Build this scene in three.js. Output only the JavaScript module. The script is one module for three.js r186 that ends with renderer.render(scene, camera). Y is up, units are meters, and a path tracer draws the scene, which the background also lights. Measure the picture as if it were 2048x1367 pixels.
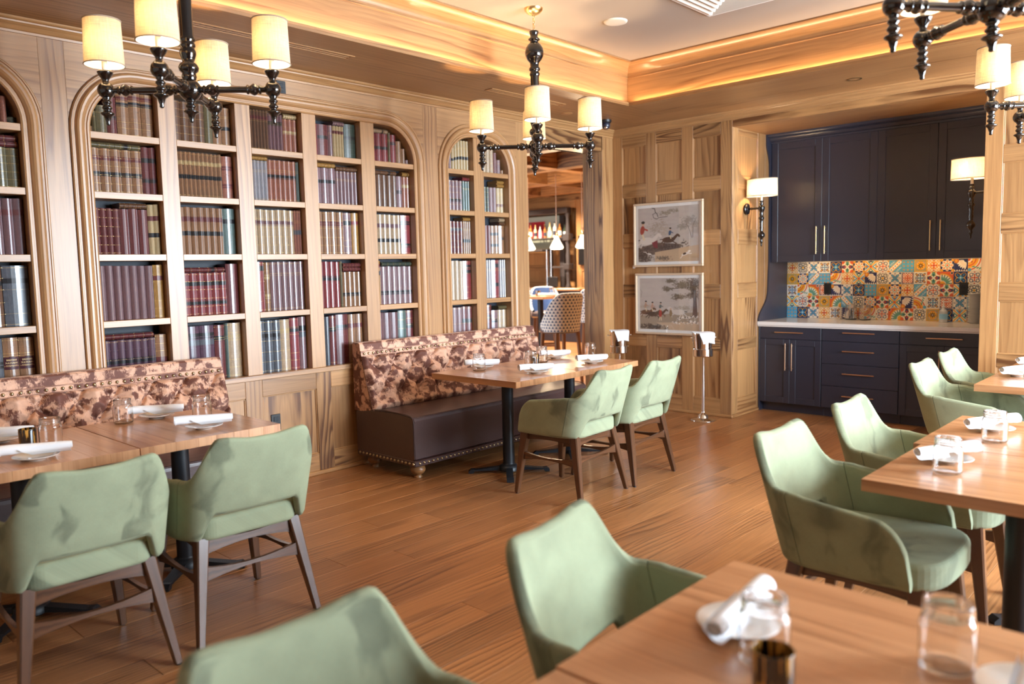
import * as THREE from 'three';
import { mergeGeometries } from 'three/addons/utils/BufferGeometryUtils.js';
import { RectAreaLightUniformsLib } from 'three/addons/lights/RectAreaLightUniformsLib.js';

// ---------------------------------------------------------------- camera, sky, daylight, exposure
const scene = new THREE.Scene();
const renderer = new THREE.WebGLRenderer({ antialias: true });
renderer.toneMapping = THREE.LinearToneMapping;
renderer.toneMappingExposure = 1.16;
renderer.shadowMap.enabled = true;
RectAreaLightUniformsLib.init();
const camera = new THREE.PerspectiveCamera(46.83, 2048 / 1367, 0.05, 60);
camera.position.set(5.0275, 1.5, 7.0033);
camera.rotation.order = 'YXZ';
camera.rotation.set(-5.3 * Math.PI / 180, 43.116 * Math.PI / 180, -1.283 * Math.PI / 180);
camera.focus = 4.9;
camera.userData.fStop = 1.8;
scene.background = new THREE.Color().setRGB(0.78, 0.9, 1.0);
scene.backgroundIntensity = 4.0;
const DAY = new THREE.Color().setRGB(0.72, 0.87, 1.0), WARM = new THREE.Color().setRGB(1.0, 0.68, 0.38), LAMP = new THREE.Color().setRGB(1.0, 0.74, 0.46);
const ROOM = { x: 7.4, z: 9.2, soffit: 2.92, ceil: 3.29 };
const WINDOWS = [[0.12, 1.72], [1.9, 3.5]], WIN_Y = [0.7, 2.78];
const daylight = 50.0, COVE_LIGHT = 46, UNDER_LIGHT = 9;
function rectLight(w, h, color, intensity, pos, look, name) {
  const l = new THREE.RectAreaLight(color, intensity, w, h);
  l.position.set(...pos); l.lookAt(...look); l.name = name; scene.add(l); return l;
}
for (const [a, b] of WINDOWS) {
  const y = (WIN_Y[0] + WIN_Y[1]) / 2, z = (a + b) / 2;
  rectLight(b - a - 0.12, WIN_Y[1] - WIN_Y[0] - 0.12, DAY, daylight, [ROOM.x + 0.02, y, z], [0, y, z], 'window_daylight');
}

rectLight(1.7, 1.9, DAY, 14, [-3.9, 1.75, 2.38], [-3.9, 1.75, -5], 'bar_window_daylight');

// ---------------------------------------------------------------- helpers
let SEED = 7;
const rnd = () => { SEED = (SEED + 0x6D2B79F5) | 0; let t = Math.imul(SEED ^ (SEED >>> 15), 1 | SEED); t = (t + Math.imul(t ^ (t >>> 7), 61 | t)) ^ t; return ((t ^ (t >>> 14)) >>> 0) / 4294967296; };
const rr = (a, b) => a + (b - a) * rnd();
const pick = (a) => a[Math.floor(rnd() * a.length)];
const clamp = (x, a = 0, b = 1) => Math.min(b, Math.max(a, x));
const sstep = (a, b, x) => { const t = clamp((x - a) / (b - a)); return t * t * (3 - 2 * t); };
const lerp = (a, b, t) => a + (b - a) * t;
const V3 = (x, y, z) => new THREE.Vector3(x, y, z);
const rgb = (r, g, b) => new THREE.Color().setRGB(r, g, b);
const usedNames = new Map();
function numbered(n) { const k = usedNames.get(n) || 0; usedNames.set(n, k + 1); return k ? n + '_' + String(k).padStart(3, '0') : n; }
function shade(o) { o.castShadow = true; o.receiveShadow = true; return o; }
function part(parent, name, geo, mat) { const m = shade(new THREE.Mesh(geo, mat)); m.name = name; parent.add(m); return m; }
function thing(name, label, category, pos = [0, 0, 0], turn = 0, group) {
  const o = new THREE.Group(); o.name = numbered(name); scene.add(o);
  o.position.set(...pos); o.rotation.y = turn; o.userData = { label, category }; if (group) o.userData.group = group; return o;
}
function tag(o, label, category, group) { o.name = numbered(o.name); o.userData.label = label; o.userData.category = category; if (group) o.userData.group = group; return o; }
function struct(name, label, category) { const o = new THREE.Group(); o.name = name; scene.add(o); o.userData = { kind: 'structure', label, category }; return o; }
function copy(root, pos, turn, label, group) {
  const r = root.clone(); r.name = numbered(root.name.replace(/_\d{3}$/, '')); r.userData = { ...root.userData, label }; if (group) r.userData.group = group;
  scene.add(r); r.position.set(...pos); r.rotation.set(0, turn, 0); return r;
}
// geometry builder with flat or given normals
function soup() {
  const P = [], N = [], U = [];
  const g = {
    tri(a, b, c, ua, ub, uc, n) {
      if (!n) { const e = [b[0] - a[0], b[1] - a[1], b[2] - a[2]], f = [c[0] - a[0], c[1] - a[1], c[2] - a[2]]; n = [e[1] * f[2] - e[2] * f[1], e[2] * f[0] - e[0] * f[2], e[0] * f[1] - e[1] * f[0]]; const l = Math.hypot(...n) || 1; n = n.map((x) => x / l); }
      P.push(...a, ...b, ...c); N.push(...n, ...n, ...n); U.push(...ua, ...ub, ...uc);
    },
    quad(a, b, c, d, ua, ub, uc, ud, n) { g.tri(a, b, c, ua, ub, uc, n); g.tri(a, c, d, ua, uc, ud, n); },
    done() { const q = new THREE.BufferGeometry(); q.setAttribute('position', new THREE.Float32BufferAttribute(P, 3)); q.setAttribute('normal', new THREE.Float32BufferAttribute(N, 3)); q.setAttribute('uv', new THREE.Float32BufferAttribute(U, 2)); return q; },
  };
  return g;
}
// chamfered box centred on the origin; uv in metres, u along the grain
const TU = 2.4, TV = 1.2;
function cbox(w, h, d, c = 0.003, grain = 'x', ou = rnd() * 3, ov = rnd() * 3) {
  c = Math.min(c, w * 0.45, h * 0.45, d * 0.45);
  const H = [w / 2, h / 2, d / 2], I = H.map((x) => x - c), gi = 'xyz'.indexOf(grain), g = soup();
  const uv = (p, n) => { const ax = [0, 1, 2].filter((i) => i !== n); const a = ax.includes(gi) ? gi : ax[0], b = ax.find((i) => i !== a); return [p[a] / TU + ou, p[b] / TV + ov]; };
  const put = (q, n, dir) => { const k = dir > 0 ? q : [...q].reverse(), u = k.map((p) => uv(p, n)); k.length === 4 ? g.quad(...k, ...u) : g.tri(...k, ...u); };
  for (let n = 0; n < 3; n++) {
    const a = (n + 1) % 3, b = (n + 2) % 3;
    for (const s of [1, -1]) { // faces
      const f = (sa, sb) => { const p = [0, 0, 0]; p[n] = s * H[n]; p[a] = sa * I[a]; p[b] = sb * I[b]; return p; };
      put([f(-1, -1), f(1, -1), f(1, 1), f(-1, 1)], n, s);
    }
    if (c > 0) for (const sa of [1, -1]) for (const sb of [1, -1]) { // edges along n
      const e = (fa, fb, sn) => { const p = [0, 0, 0]; p[n] = sn * I[n]; p[a] = sa * (fa ? H[a] : I[a]); p[b] = sb * (fb ? H[b] : I[b]); return p; };
      put([e(1, 0, -1), e(0, 1, -1), e(0, 1, 1), e(1, 0, 1)], a, sa * sb);
    }
  }
  if (c > 0) for (const sx of [1, -1]) for (const sy of [1, -1]) for (const sz of [1, -1])
    put([[sx * H[0], sy * I[1], sz * I[2]], [sx * I[0], sy * H[1], sz * I[2]], [sx * I[0], sy * I[1], sz * H[2]]], 0, sx * sy * sz);
  return g.done();
}
// box between two corners
function bx(x0, x1, y0, y1, z0, z1, c = 0.003, grain = 'x') {
  const g = cbox(Math.abs(x1 - x0), Math.abs(y1 - y0), Math.abs(z1 - z0), c, grain); g.translate((x0 + x1) / 2, (y0 + y1) / 2, (z0 + z1) / 2); return g;
}
const merge = (a) => mergeGeometries(a.map((g) => (g.index ? g.toNonIndexed() : g)), false);
function lathe(pts, seg = 24) { return new THREE.LatheGeometry(pts.map(([r, y]) => new THREE.Vector2(Math.max(r, 0.0001), y)), seg); }
// prism: closed 2-D profile (counter-clockwise, in local x,y) pulled along local z from 0 to L
function prism(prof, L, smooth = false) {
  const g = soup(), n = prof.length, ou = rnd() * 3, ov = rnd() * 3; let s = 0;
  for (let i = 0; i < n; i++) {
    const a = prof[i], b = prof[(i + 1) % n], l = Math.hypot(b[0] - a[0], b[1] - a[1]);
    g.quad([a[0], a[1], 0], [b[0], b[1], 0], [b[0], b[1], L], [a[0], a[1], L], [ou, ov + s / TV], [ou, ov + (s + l) / TV], [ou + L / TU, ov + (s + l) / TV], [ou + L / TU, ov + s / TV]);
    s += l;
  }
  const v = prof.map((p) => new THREE.Vector2(...p));
  for (const t of THREE.ShapeUtils.triangulateShape(v, [])) {
    const q = t.map((i) => prof[i]), u = q.map((p) => [ou + p[0] / TU, ov + p[1] / TV]);
    g.tri([...q[0], L], [...q[1], L], [...q[2], L], ...u); g.tri([...q[0], 0], [...q[2], 0], [...q[1], 0], u[0], u[2], u[1]);
  }
  return g.done();
}
// open profile swept along a list of frames {p, a, b}: point = p + a*x + b*y
function sweep(prof, frames) {
  const g = soup(); let s = 0; const ou = rnd() * 3, ov = rnd() * 3;
  const at = (f, q) => [0, 1, 2].map((k) => f.p[k] + f.a[k] * q[0] + f.b[k] * q[1]);
  for (let i = 0; i + 1 < frames.length; i++) {
    const A = frames[i], B = frames[i + 1], d = Math.hypot(...A.p.map((x, k) => x - B.p[k])); let t = 0;
    for (let j = 0; j + 1 < prof.length; j++) {
      const l = Math.hypot(prof[j + 1][0] - prof[j][0], prof[j + 1][1] - prof[j][1]);
      g.quad(at(A, prof[j]), at(A, prof[j + 1]), at(B, prof[j + 1]), at(B, prof[j]), [ou + s / TU, ov + t / TV], [ou + s / TU, ov + (t + l) / TV], [ou + (s + d) / TU, ov + (t + l) / TV], [ou + (s + d) / TU, ov + t / TV]);
      t += l;
    }
    s += d;
  }
  return g.done();
}
// grid surface from f(i,j) -> [x,y,z,u,v], smooth normals
function grid(nu, nv, f, wrapU = false) {
  const P = [], U = [], I = [];
  for (let j = 0; j <= nv; j++) for (let i = 0; i <= nu; i++) { const q = f(i / nu, j / nv); P.push(q[0], q[1], q[2]); U.push(q[3] ?? i / nu, q[4] ?? j / nv); }
  for (let j = 0; j < nv; j++) for (let i = 0; i < nu; i++) { const a = j * (nu + 1) + i, b = a + 1, c = a + nu + 1, d = c + 1; I.push(a, b, d, a, d, c); }
  const g = new THREE.BufferGeometry(); g.setAttribute('position', new THREE.Float32BufferAttribute(P, 3)); g.setAttribute('uv', new THREE.Float32BufferAttribute(U, 2)); g.setIndex(I); g.computeVertexNormals();
  if (wrapU) { const N = g.attributes.normal; for (let j = 0; j <= nv; j++) { const a = j * (nu + 1), b = a + nu, s = V3(N.getX(a) + N.getX(b), N.getY(a) + N.getY(b), N.getZ(a) + N.getZ(b)).normalize(); N.setXYZ(a, s.x, s.y, s.z); N.setXYZ(b, s.x, s.y, s.z); } }
  return g;
}
// four-sided tapering bar with cut corners between two points
function bar(p, q, w0, w1, h0 = w0, h1 = w1, up = [0, 0, 1]) {
  const a = V3(...p), b = V3(...q), d = b.clone().sub(a), L = d.length(); d.normalize();
  const x = V3(...up).cross(d); if (x.length() < 1e-3) x.set(1, 0, 0); x.normalize(); const y = d.clone().cross(x);
  const ring = (w, h) => { const k = 0.25; return [[-1 + k, -1], [1 - k, -1], [1, -1 + k], [1, 1 - k], [1 - k, 1], [-1 + k, 1], [-1, 1 - k], [-1, -1 + k]].map(([i, j]) => [i * w / 2, j * h / 2]); };
  const r0 = ring(w0, h0), r1 = ring(w1, h1), g = soup(), ou = rnd() * 3, ov = rnd() * 3;
  const at = (o, c) => { const v = o.clone().addScaledVector(x, c[0]).addScaledVector(y, c[1]); return [v.x, v.y, v.z]; };
  for (let i = 0; i < 8; i++) { const j = (i + 1) % 8; g.quad(at(a, r0[i]), at(a, r0[j]), at(b, r1[j]), at(b, r1[i]), [ou, ov + i * 0.01], [ou, ov + i * 0.01 + 0.01], [ou + L / TU, ov + i * 0.01 + 0.01], [ou + L / TU, ov + i * 0.01]); }
  for (let i = 1; i < 7; i++) { g.tri(at(b, r1[0]), at(b, r1[i]), at(b, r1[i + 1]), [ou, ov], [ou, ov], [ou, ov]); g.tri(at(a, r0[0]), at(a, r0[i + 1]), at(a, r0[i]), [ou, ov], [ou, ov], [ou, ov]); }
  return g.done();
}
const moved = (g, x, y, z) => g.translate(x, y, z);
// ---------------------------------------------------------------- noise and textures
const hash = (x, y, s) => { let h = Math.imul(x, 374761393) ^ Math.imul(y, 668265263) ^ Math.imul(s, 1442695041); h = Math.imul(h ^ (h >>> 13), 1274126177); return ((h ^ (h >>> 16)) >>> 0) / 4294967296; };
function vn(x, y, s = 1) { const ix = Math.floor(x), iy = Math.floor(y); let fx = x - ix, fy = y - iy; fx = fx * fx * (3 - 2 * fx); fy = fy * fy * (3 - 2 * fy); return lerp(lerp(hash(ix, iy, s), hash(ix + 1, iy, s), fx), lerp(hash(ix, iy + 1, s), hash(ix + 1, iy + 1, s), fx), fy); }
const fbm = (x, y, s, o = 4) => { let v = 0, a = 0.5, t = 0; for (let i = 0; i < o; i++) { v += a * vn(x, y, s + i * 17); t += a; a *= 0.5; x *= 2.03; y *= 2.03; } return v / t; };
const toS = (c) => 255 * (c <= 0.0031308 ? 12.92 * c : 1.055 * Math.pow(c, 1 / 2.4) - 0.055);
function dataTex(w, h, f, srgb = true) {
  const d = new Uint8Array(w * h * 4);
  for (let j = 0; j < h; j++) for (let i = 0; i < w; i++) { const c = f(i / w, j / h, i, j), k = (j * w + i) * 4; for (let n = 0; n < 3; n++) d[k + n] = clamp(srgb ? toS(Math.max(0, c[n])) : c[n] * 255, 0, 255); d[k + 3] = 255; }
  const t = new THREE.DataTexture(d, w, h); t.magFilter = THREE.LinearFilter; t.minFilter = THREE.LinearMipmapLinearFilter; t.generateMipmaps = true; t.wrapS = t.wrapT = THREE.MirroredRepeatWrapping; if (srgb) t.colorSpace = THREE.SRGBColorSpace; t.needsUpdate = true; return t;
}
// wood: tex covers TU x TV metres, u along the grain
function wood(seed, light, dark, { rings = 26, warp = 5.5, figure = 0.55, fibre = 0.35, w = 1536, h = 768, knots = 0 }) {
  return dataTex(w, h, (uu, vv) => {
    const u = uu * TU, v = vv * TV;
    const field = v * rings + warp * fbm(u * 0.55, v * 4.2, seed, 3) + 0.35 * vn(u * 3, v * 40, seed + 5);
    let r = field - Math.floor(field); r = r < 0.8 ? Math.pow(r / 0.8, 2.2) : 1 - (r - 0.8) / 0.2;
    const strength = 0.35 + 0.9 * sstep(0.42, 0.66, fbm(u * 0.8, v * 3.1, seed + 31, 2));
    const f1 = vn(u * 9, v * 420, seed + 7), f2 = vn(u * 3.5, v * 150, seed + 9), low = fbm(u * 0.9, v * 5, seed + 77, 2);
    let k = figure * r * strength + fibre * (0.55 * f1 + 0.45 * f2) + 0.28 * (low - 0.35);
    if (knots) { const n = vn(u * 2.2 + 9, v * 6 + 3, seed + 99); k += knots * sstep(0.83, 0.98, n); }
    k = clamp(k);
    return [0, 1, 2].map((i) => lerp(light[i], dark[i], k));
  });
}
const T = {
  wall: wood(11, [0.47, 0.252, 0.100], [0.19, 0.076, 0.024], { rings: 22, figure: 0.5, fibre: 0.42 }),
  figured: wood(23, [0.46, 0.243, 0.095], [0.12, 0.046, 0.015], { rings: 14, warp: 9, figure: 0.85, fibre: 0.42, knots: 0.5 }),
  floor: wood(41, [0.47, 0.215, 0.082], [0.15, 0.056, 0.018], { rings: 30, warp: 8, figure: 0.5, fibre: 0.55, knots: 0.4 }),
  table: wood(57, [0.66, 0.345, 0.170], [0.36, 0.155, 0.062], { rings: 12, warp: 4, figure: 0.55, fibre: 0.5 }),
  walnut: wood(71, [0.14, 0.058, 0.026], [0.04, 0.016, 0.007], { rings: 40, figure: 0.5, fibre: 0.6, w: 768, h: 384 }),
};
function std(o) { return new THREE.MeshPhysicalMaterial(o); }
function woodMat(map, tint = [1, 1, 1], rough = 0.42, extra = {}) { return std({ map, color: rgb(...tint), roughness: rough, clearcoat: 0.25, clearcoatRoughness: 0.3, bumpMap: map, bumpScale: 0.0006, ...extra }); }
const M = {
  wall: [woodMat(T.wall), woodMat(T.wall, [1.08, 1.06, 1.04]), woodMat(T.wall, [0.84, 0.82, 0.8])],
  figured: [woodMat(T.figured), woodMat(T.figured, [0.8, 0.78, 0.76]), woodMat(T.figured, [1.08, 1.06, 1.02])],
  cases: [woodMat(T.wall, [1.04, 1.04, 1.08], 0.42, { clearcoat: 0.75, clearcoatRoughness: 0.38 }), woodMat(T.wall, [0.94, 0.94, 0.96], 0.42, { clearcoat: 0.75, clearcoatRoughness: 0.38 })],
  floor: [[1, 1, 1], [0.86, 0.84, 0.82], [1.1, 1.07, 1.02], [0.94, 0.9, 0.86], [1.02, 1.0, 0.98]].map((t) => woodMat(T.floor, t, 0.36, { clearcoat: 0.15 })),
  table: [[1, 1, 1], [0.93, 0.9, 0.87], [1.06, 1.04, 1.02]].map((t) => woodMat(T.table, t, 0.3, { clearcoat: 0.5, clearcoatRoughness: 0.18, bumpScale: 0.0002 })),
  walnut: woodMat(T.walnut, [1, 1, 1], 0.3, { clearcoat: 1, clearcoatRoughness: 0.24, bumpScale: 0.0002 }),
  cove: woodMat(T.wall, [1.08, 1.06, 1.04], 0.26, { clearcoat: 0.6, clearcoatRoughness: 0.16, bumpScale: 0.0002 }),
  ceiling: std({ color: rgb(0.38, 0.31, 0.25), roughness: 0.9 }),
  plaster: std({ color: rgb(0.62, 0.56, 0.48), roughness: 0.9 }),
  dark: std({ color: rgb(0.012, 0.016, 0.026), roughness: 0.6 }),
  navy: std({ color: rgb(0.026, 0.028, 0.046), roughness: 0.32, clearcoat: 0.3, clearcoatRoughness: 0.3 }),
  blackGloss: std({ color: rgb(0.006, 0.005, 0.005), roughness: 0.12, clearcoat: 1, clearcoatRoughness: 0.05 }),
  blackMetal: std({ color: rgb(0.012, 0.014, 0.018), roughness: 0.42, metalness: 0.2 }),
  blackPlastic: std({ color: rgb(0.01, 0.01, 0.012), roughness: 0.4 }),
  steel: std({ color: rgb(0.82, 0.80, 0.77), roughness: 0.08, metalness: 1 }),
  brass: std({ color: rgb(0.83, 0.60, 0.30), roughness: 0.28, metalness: 1 }),
  bronze: std({ color: rgb(0.42, 0.33, 0.2), roughness: 0.32, metalness: 1 }),
  copper: std({ color: rgb(0.75, 0.50, 0.34), roughness: 0.3, metalness: 1 }),
  gold: std({ color: rgb(0.62, 0.43, 0.17), roughness: 0.35, metalness: 0.7 }),
  whitePaint: std({ color: rgb(0.8, 0.79, 0.77), roughness: 0.5 }),
  cloth: std({ color: rgb(0.84, 0.84, 0.86), roughness: 0.95, sheen: 0.3, sheenRoughness: 0.6, sheenColor: rgb(1, 1, 1) }),
  china: std({ color: rgb(0.82, 0.8, 0.77), roughness: 0.16, clearcoat: 0.6 }),
  counter: std({ color: rgb(0.74, 0.71, 0.69), roughness: 0.22, clearcoat: 0.3 }),
  candle: std({ color: rgb(0.86, 0.82, 0.72), roughness: 0.55 }),
  glass: std({ color: rgb(1, 1, 1), roughness: 0.02, transmission: 1, thickness: 0.004, ior: 1.5 }),
  pane: std({ color: rgb(1, 1, 1), roughness: 0.02, transmission: 1, thickness: 0, ior: 1.45 }),
  bunFoot: woodMat(T.table, [0.52, 0.48, 0.36], 0.35),
  blueLeather: std({ color: rgb(0.03, 0.07, 0.2), roughness: 0.4 }),
  taupe: std({ color: rgb(0.13, 0.10, 0.10), roughness: 0.4 }),
  greyWood: woodMat(T.walnut, [2.2, 2.5, 2.8], 0.45),
  pewter: std({ color: rgb(0.06, 0.05, 0.05), roughness: 0.35, metalness: 0.3 }),
};
// linen shade: woven threads, lets some light through
const linenMap = dataTex(512, 512, (u, v) => { const a = vn(u * 260, v * 9, 3) * 0.55 + vn(u * 900, v * 2, 5) * 0.2, b = vn(u * 9, v * 260, 4) * 0.55 + vn(u * 3, v * 900, 6) * 0.2, k = 0.66 + 0.5 * (a + b - 0.62); return [0.93 * k, 0.78 * k, 0.54 * k]; });
linenMap.wrapS = linenMap.wrapT = THREE.RepeatWrapping;
M.linen = std({ map: linenMap, roughness: 1, transmission: 0.34, thickness: 0, side: THREE.DoubleSide });
M.linenTrim = std({ color: rgb(0.42, 0.34, 0.26), roughness: 1 });
M.shadeLining = std({ color: rgb(0.9, 0.84, 0.72), roughness: 0.9, transmission: 0.5, thickness: 0, side: THREE.DoubleSide });
M.bulb = std({ color: rgb(1, 0.9, 0.75), roughness: 0.4, emissive: rgb(1, 0.72, 0.4), emissiveIntensity: 4 });
M.led = std({ color: rgb(1, 0.9, 0.75), roughness: 0.5, emissive: rgb(1, 0.66, 0.32), emissiveIntensity: 6 });
M.opal = std({ color: rgb(0.95, 0.92, 0.86), roughness: 0.35, emissive: rgb(1, 0.85, 0.62), emissiveIntensity: 1.3 });
// green velvet with brushed marks in the pile
const velvetMap = dataTex(768, 768, (u, v) => {
  const x = u * 11, y = v * 11, wx = x + 1.2 * fbm(x * 0.8, y * 0.8, 91, 2), wy = y + 1.2 * fbm(x * 0.8 + 7, y * 0.8, 92, 2);
  const m = sstep(0.55, 0.72, fbm(wx * 0.9, wy * 0.55, 93, 4)) * 0.8, n = fbm(x * 1.4, y * 1.4, 95, 3), f = vn(u * 400, v * 400, 96);
  const k = 1.0 - 0.5 * m + 0.28 * (n - 0.5) + 0.08 * (f - 0.5);
  return [0.265 * k, 0.295 * k, 0.185 * k];
});
M.velvets = [[0, 0], [0.37, 0.21], [0.71, 0.53], [0.13, 0.8]].map(([a, b]) => { const t = velvetMap.clone(); t.offset.set(a, b); t.needsUpdate = true; return std({ map: t, roughness: 0.9, sheen: 0.9, sheenRoughness: 0.42, sheenColor: rgb(0.55, 0.62, 0.5) }); });
M.velvet = M.velvets[0];
// brown leather
const leatherBump = dataTex(512, 512, (u, v) => { const k = 0.5 * vn(u * 120, v * 120, 15) + 0.5 * vn(u * 260, v * 260, 16); return [k, k, k]; }, false);
M.leather = std({ color: rgb(0.052, 0.024, 0.022), roughness: 0.36, clearcoat: 0.25, clearcoatRoughness: 0.4, bumpMap: leatherBump, bumpScale: 0.0006 });
// crushed velvet on the banquettes: pale and dark copper patches with brushed edges
const crushed = dataTex(2048, 1024, (u, v) => {
  const x = u * 58, y = v * 29, wx = x + 0.9 * fbm(x * 1.3, y * 1.3, 61, 3), wy = y + 0.9 * fbm(x * 1.3 + 4, y * 1.3 + 9, 62, 3);
  const big = fbm(wx * 0.8, wy * 0.9, 63, 5), streak = vn(x * 34, y * 3.2, 65), fine = vn(x * 30, y * 22, 66);
  const k = sstep(0.44, 0.56, big + 0.2 * (streak - 0.5) + 0.12 * (fine - 0.5)), h = 0.82 + 0.3 * fbm(x * 2, y * 2, 68, 3);
  return [lerp(0.62, 0.135, k) * h, lerp(0.36, 0.046, k) * h, lerp(0.245, 0.030, k) * h];
});
M.crushed = std({ map: crushed, roughness: 0.7, sheen: 0.6, sheenRoughness: 0.4, sheenColor: rgb(0.9, 0.6, 0.45) });
// tortoiseshell glass
const tortMap = dataTex(256, 256, (u, v) => { const k = sstep(0.5, 0.66, fbm(u * 34, v * 12, 81, 3)); return [lerp(0.012, 0.55, k), lerp(0.008, 0.27, k), lerp(0.006, 0.05, k)]; });
M.tortoise = std({ map: tortMap, roughness: 0.08, clearcoat: 1, clearcoatRoughness: 0.05 });
function canvasTex(w, h, draw) {
  const c = document.createElement('canvas'); c.width = w; c.height = h; const g = c.getContext('2d'); draw(g, w, h);
  const t = new THREE.CanvasTexture(c); t.colorSpace = THREE.SRGBColorSpace; t.magFilter = THREE.LinearFilter; return t;
}
// ---------------------------------------------------------------- floor
const floor = struct('floor', 'brown oak plank floor running along the bookcase wall', 'floor');
part(floor, 'subfloor', bx(-9.2, 7.7, -0.12, -0.013, -8, 9.4, 0), M.dark);
function planks(x0, x1, z0, z1, w) {
  for (let x = x0; x < x1 - 0.01; x += w) {
    const ww = Math.min(w, x1 - x); let z = z0 - rr(0, 1.6);
    while (z < z1) { const L = rr(1.5, 2.6), a = Math.max(z, z0), b = Math.min(z + L, z1); if (b - a > 0.05) part(floor, 'plank', bx(x + 0.0006, x + ww - 0.0006, -0.014, 0, a + 0.0006, b - 0.0006, 0.0014, 'z'), pick(M.floor)); z += L; }
  }
}
planks(0, 5.7, 0, 9.2, 0.19); planks(5.7, 7.4, 0, 9.2, 0.85);
planks(1.384, 3.49, -1.25, 0, 0.19);
planks(-4.5, 0, -3.2, 2.4, 0.3);
planks(-9, -4.5, -7.6, 2.4, 0.9); planks(-4.5, 0, -7.6, -3.2, 0.9);

// ---------------------------------------------------------------- panelled walls
// grid of recessed panels in a frame of stiles and rails: lo/hi boards given in wall coordinates (s along the wall, y up); place(s0,s1,y0,y1,proud0,proud1,grain)
const pieceMat = () => (rnd() < 0.42 ? pick(M.figured) : pick(M.wall));
function panelling(host, place, S, R) { // S stiles [[a,b]..], R rails [[y0,y1]..]
  const y0 = R[0][0], y1 = R[R.length - 1][1];
  for (const [a, b] of S) part(host, 'stile', place(a, b, y0, y1, -0.03, 0, 'y'), pieceMat());
  for (let i = 0; i + 1 < S.length; i++) {
    const a = S[i][1], b = S[i + 1][0];
    for (const [p, q] of R) part(host, 'rail', place(a + 0.0005, b - 0.0005, p, q, -0.03, -0.0005, 's'), pieceMat());
    for (let k = 0; k + 1 < R.length; k++) {
      const p = R[k][1], q = R[k + 1][0];
      part(host, 'panel', place(a, b, p, q, -0.032, -0.014, 'y'), pieceMat());
      const bead = [place(a, a + 0.008, p, q, -0.014, -0.006, 'y'), place(b - 0.008, b, p, q, -0.014, -0.006, 'y'), place(a, b, p, p + 0.008, -0.014, -0.006, 's'), place(a, b, q - 0.008, q, -0.014, -0.006, 's')];
      part(host, 'panel_bead', merge(bead), M.wall[1]);
    }
  }
}
const onLeft = (a, b, y0, y1, p0, p1, g) => bx(p0, p1, y0, y1, a, b, 0.002, g === 's' ? 'z' : 'y');
const onBack = (a, b, y0, y1, p0, p1, g) => bx(a, b, y0, y1, p0, p1, 0.002, g === 's' ? 'x' : 'y');
const onReturn = (a, b, y0, y1, p0, p1, g) => bx(1.384 + p0, 1.384 + p1, y0, y1, -b, -a, 0.002, g === 's' ? 'z' : 'y');
const onPier = (a, b, y0, y1, p0, p1, g) => bx(3.49 - p1, 3.49 - p0, y0, y1, -b, -a, 0.002, g === 's' ? 'z' : 'y');
const RAILS = [[0.03, 0.175], [0.66, 0.76], [1.17, 1.305], [1.69, 1.83], [2.22, 2.345], [2.735, 2.87]];

const wallLeft = struct('wall_left', 'panelled oak wall holding the arched bookcases', 'wall');
const DOOR = [0.2, 1.37], DOOR_TOP = 2.70;
// masonry behind
for (const [a, b] of [[-1.4, DOOR[0]], [DOOR[1], 9.3]]) part(wallLeft, 'core', bx(-0.25, -0.2, 0, 3.4, a, b, 0, 'y'), M.wall[2]);
part(wallLeft, 'core', bx(-0.25, -0.2, DOOR_TOP, 3.4, DOOR[0], DOOR[1], 0), M.wall[2]);
// wainscot below the cases
{
  const S = []; for (let z = 1.37; z < 9.1; z += 0.5665) S.push([z, z + (z < 1.4 ? 0.12 : 0.128)]);
  panelling(wallLeft, onLeft, S, [[0.03, 0.16], [0.646, 0.765]]);
  part(wallLeft, 'sill', bx(-0.19, 0.012, 0.765, 0.802, 1.37, 9.2, 0.003, 'z'), M.cases[1]);
  part(wallLeft, 'corner_board', bx(-0.2, 0, 0.03, 2.87, 0, DOOR[0] - 0.02, 0.002, 'y'), M.wall[0]); part(wallLeft, 'corner_bead', bx(-0.004, 0.01, 0.03, DOOR_TOP + 0.02, DOOR[0] - 0.022, DOOR[0] - 0.004, 0.004, 'y'), M.wall[1]);
  part(wallLeft, 'pilaster_board', bx(-0.19, 0.0, 0.802, 2.87, 1.37, 1.522, 0.002, 'y'), M.cases[1]);
  part(wallLeft, 'pilaster_board', bx(-0.19, 0.0, 0.802, 2.87, 2.493, 2.648, 0.002, 'y'), M.cases[1]);
  part(wallLeft, 'pilaster_board', bx(-0.19, 0.0, 0.802, 2.87, 5.333, 5.468, 0.002, 'y'), M.cases[1]);
  part(wallLeft, 'pilaster_board', bx(-0.19, 0.0, 0.802, 2.87, 6.43, 6.6, 0.002, 'y'), M.cases[1]);
  panelling(wallLeft, onLeft, [[6.6, 6.72], [7.3, 7.42], [8.0, 8.12], [8.7, 8.82], [9.08, 9.2]], [[0.802, 0.95], [1.69, 1.83], [2.735, 2.87]]);
  // door casing and head
  part(wallLeft, 'door_jamb', bx(-0.25, -0.001, 0, DOOR_TOP, DOOR[0] - 0.02, DOOR[0], 0.002, 'y'), M.figured[0]);
  part(wallLeft, 'door_jamb', bx(-0.25, -0.001, 0, DOOR_TOP, DOOR[1], DOOR[1] + 0.02, 0.002, 'y'), M.wall[0]);
  part(wallLeft, 'door_head', bx(-0.25, 0, DOOR_TOP, 2.87, DOOR[0], DOOR[1], 0.002, 'z'), M.figured[1]);
}
const wallBack = struct('wall_back', 'panelled oak wall with two hunting prints and a cabinet niche', 'wall');
part(wallBack, 'core', bx(-0.25, 1.354, 0, 3.4, -0.25, -0.032, 0, 'y'), M.wall[2]);
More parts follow.
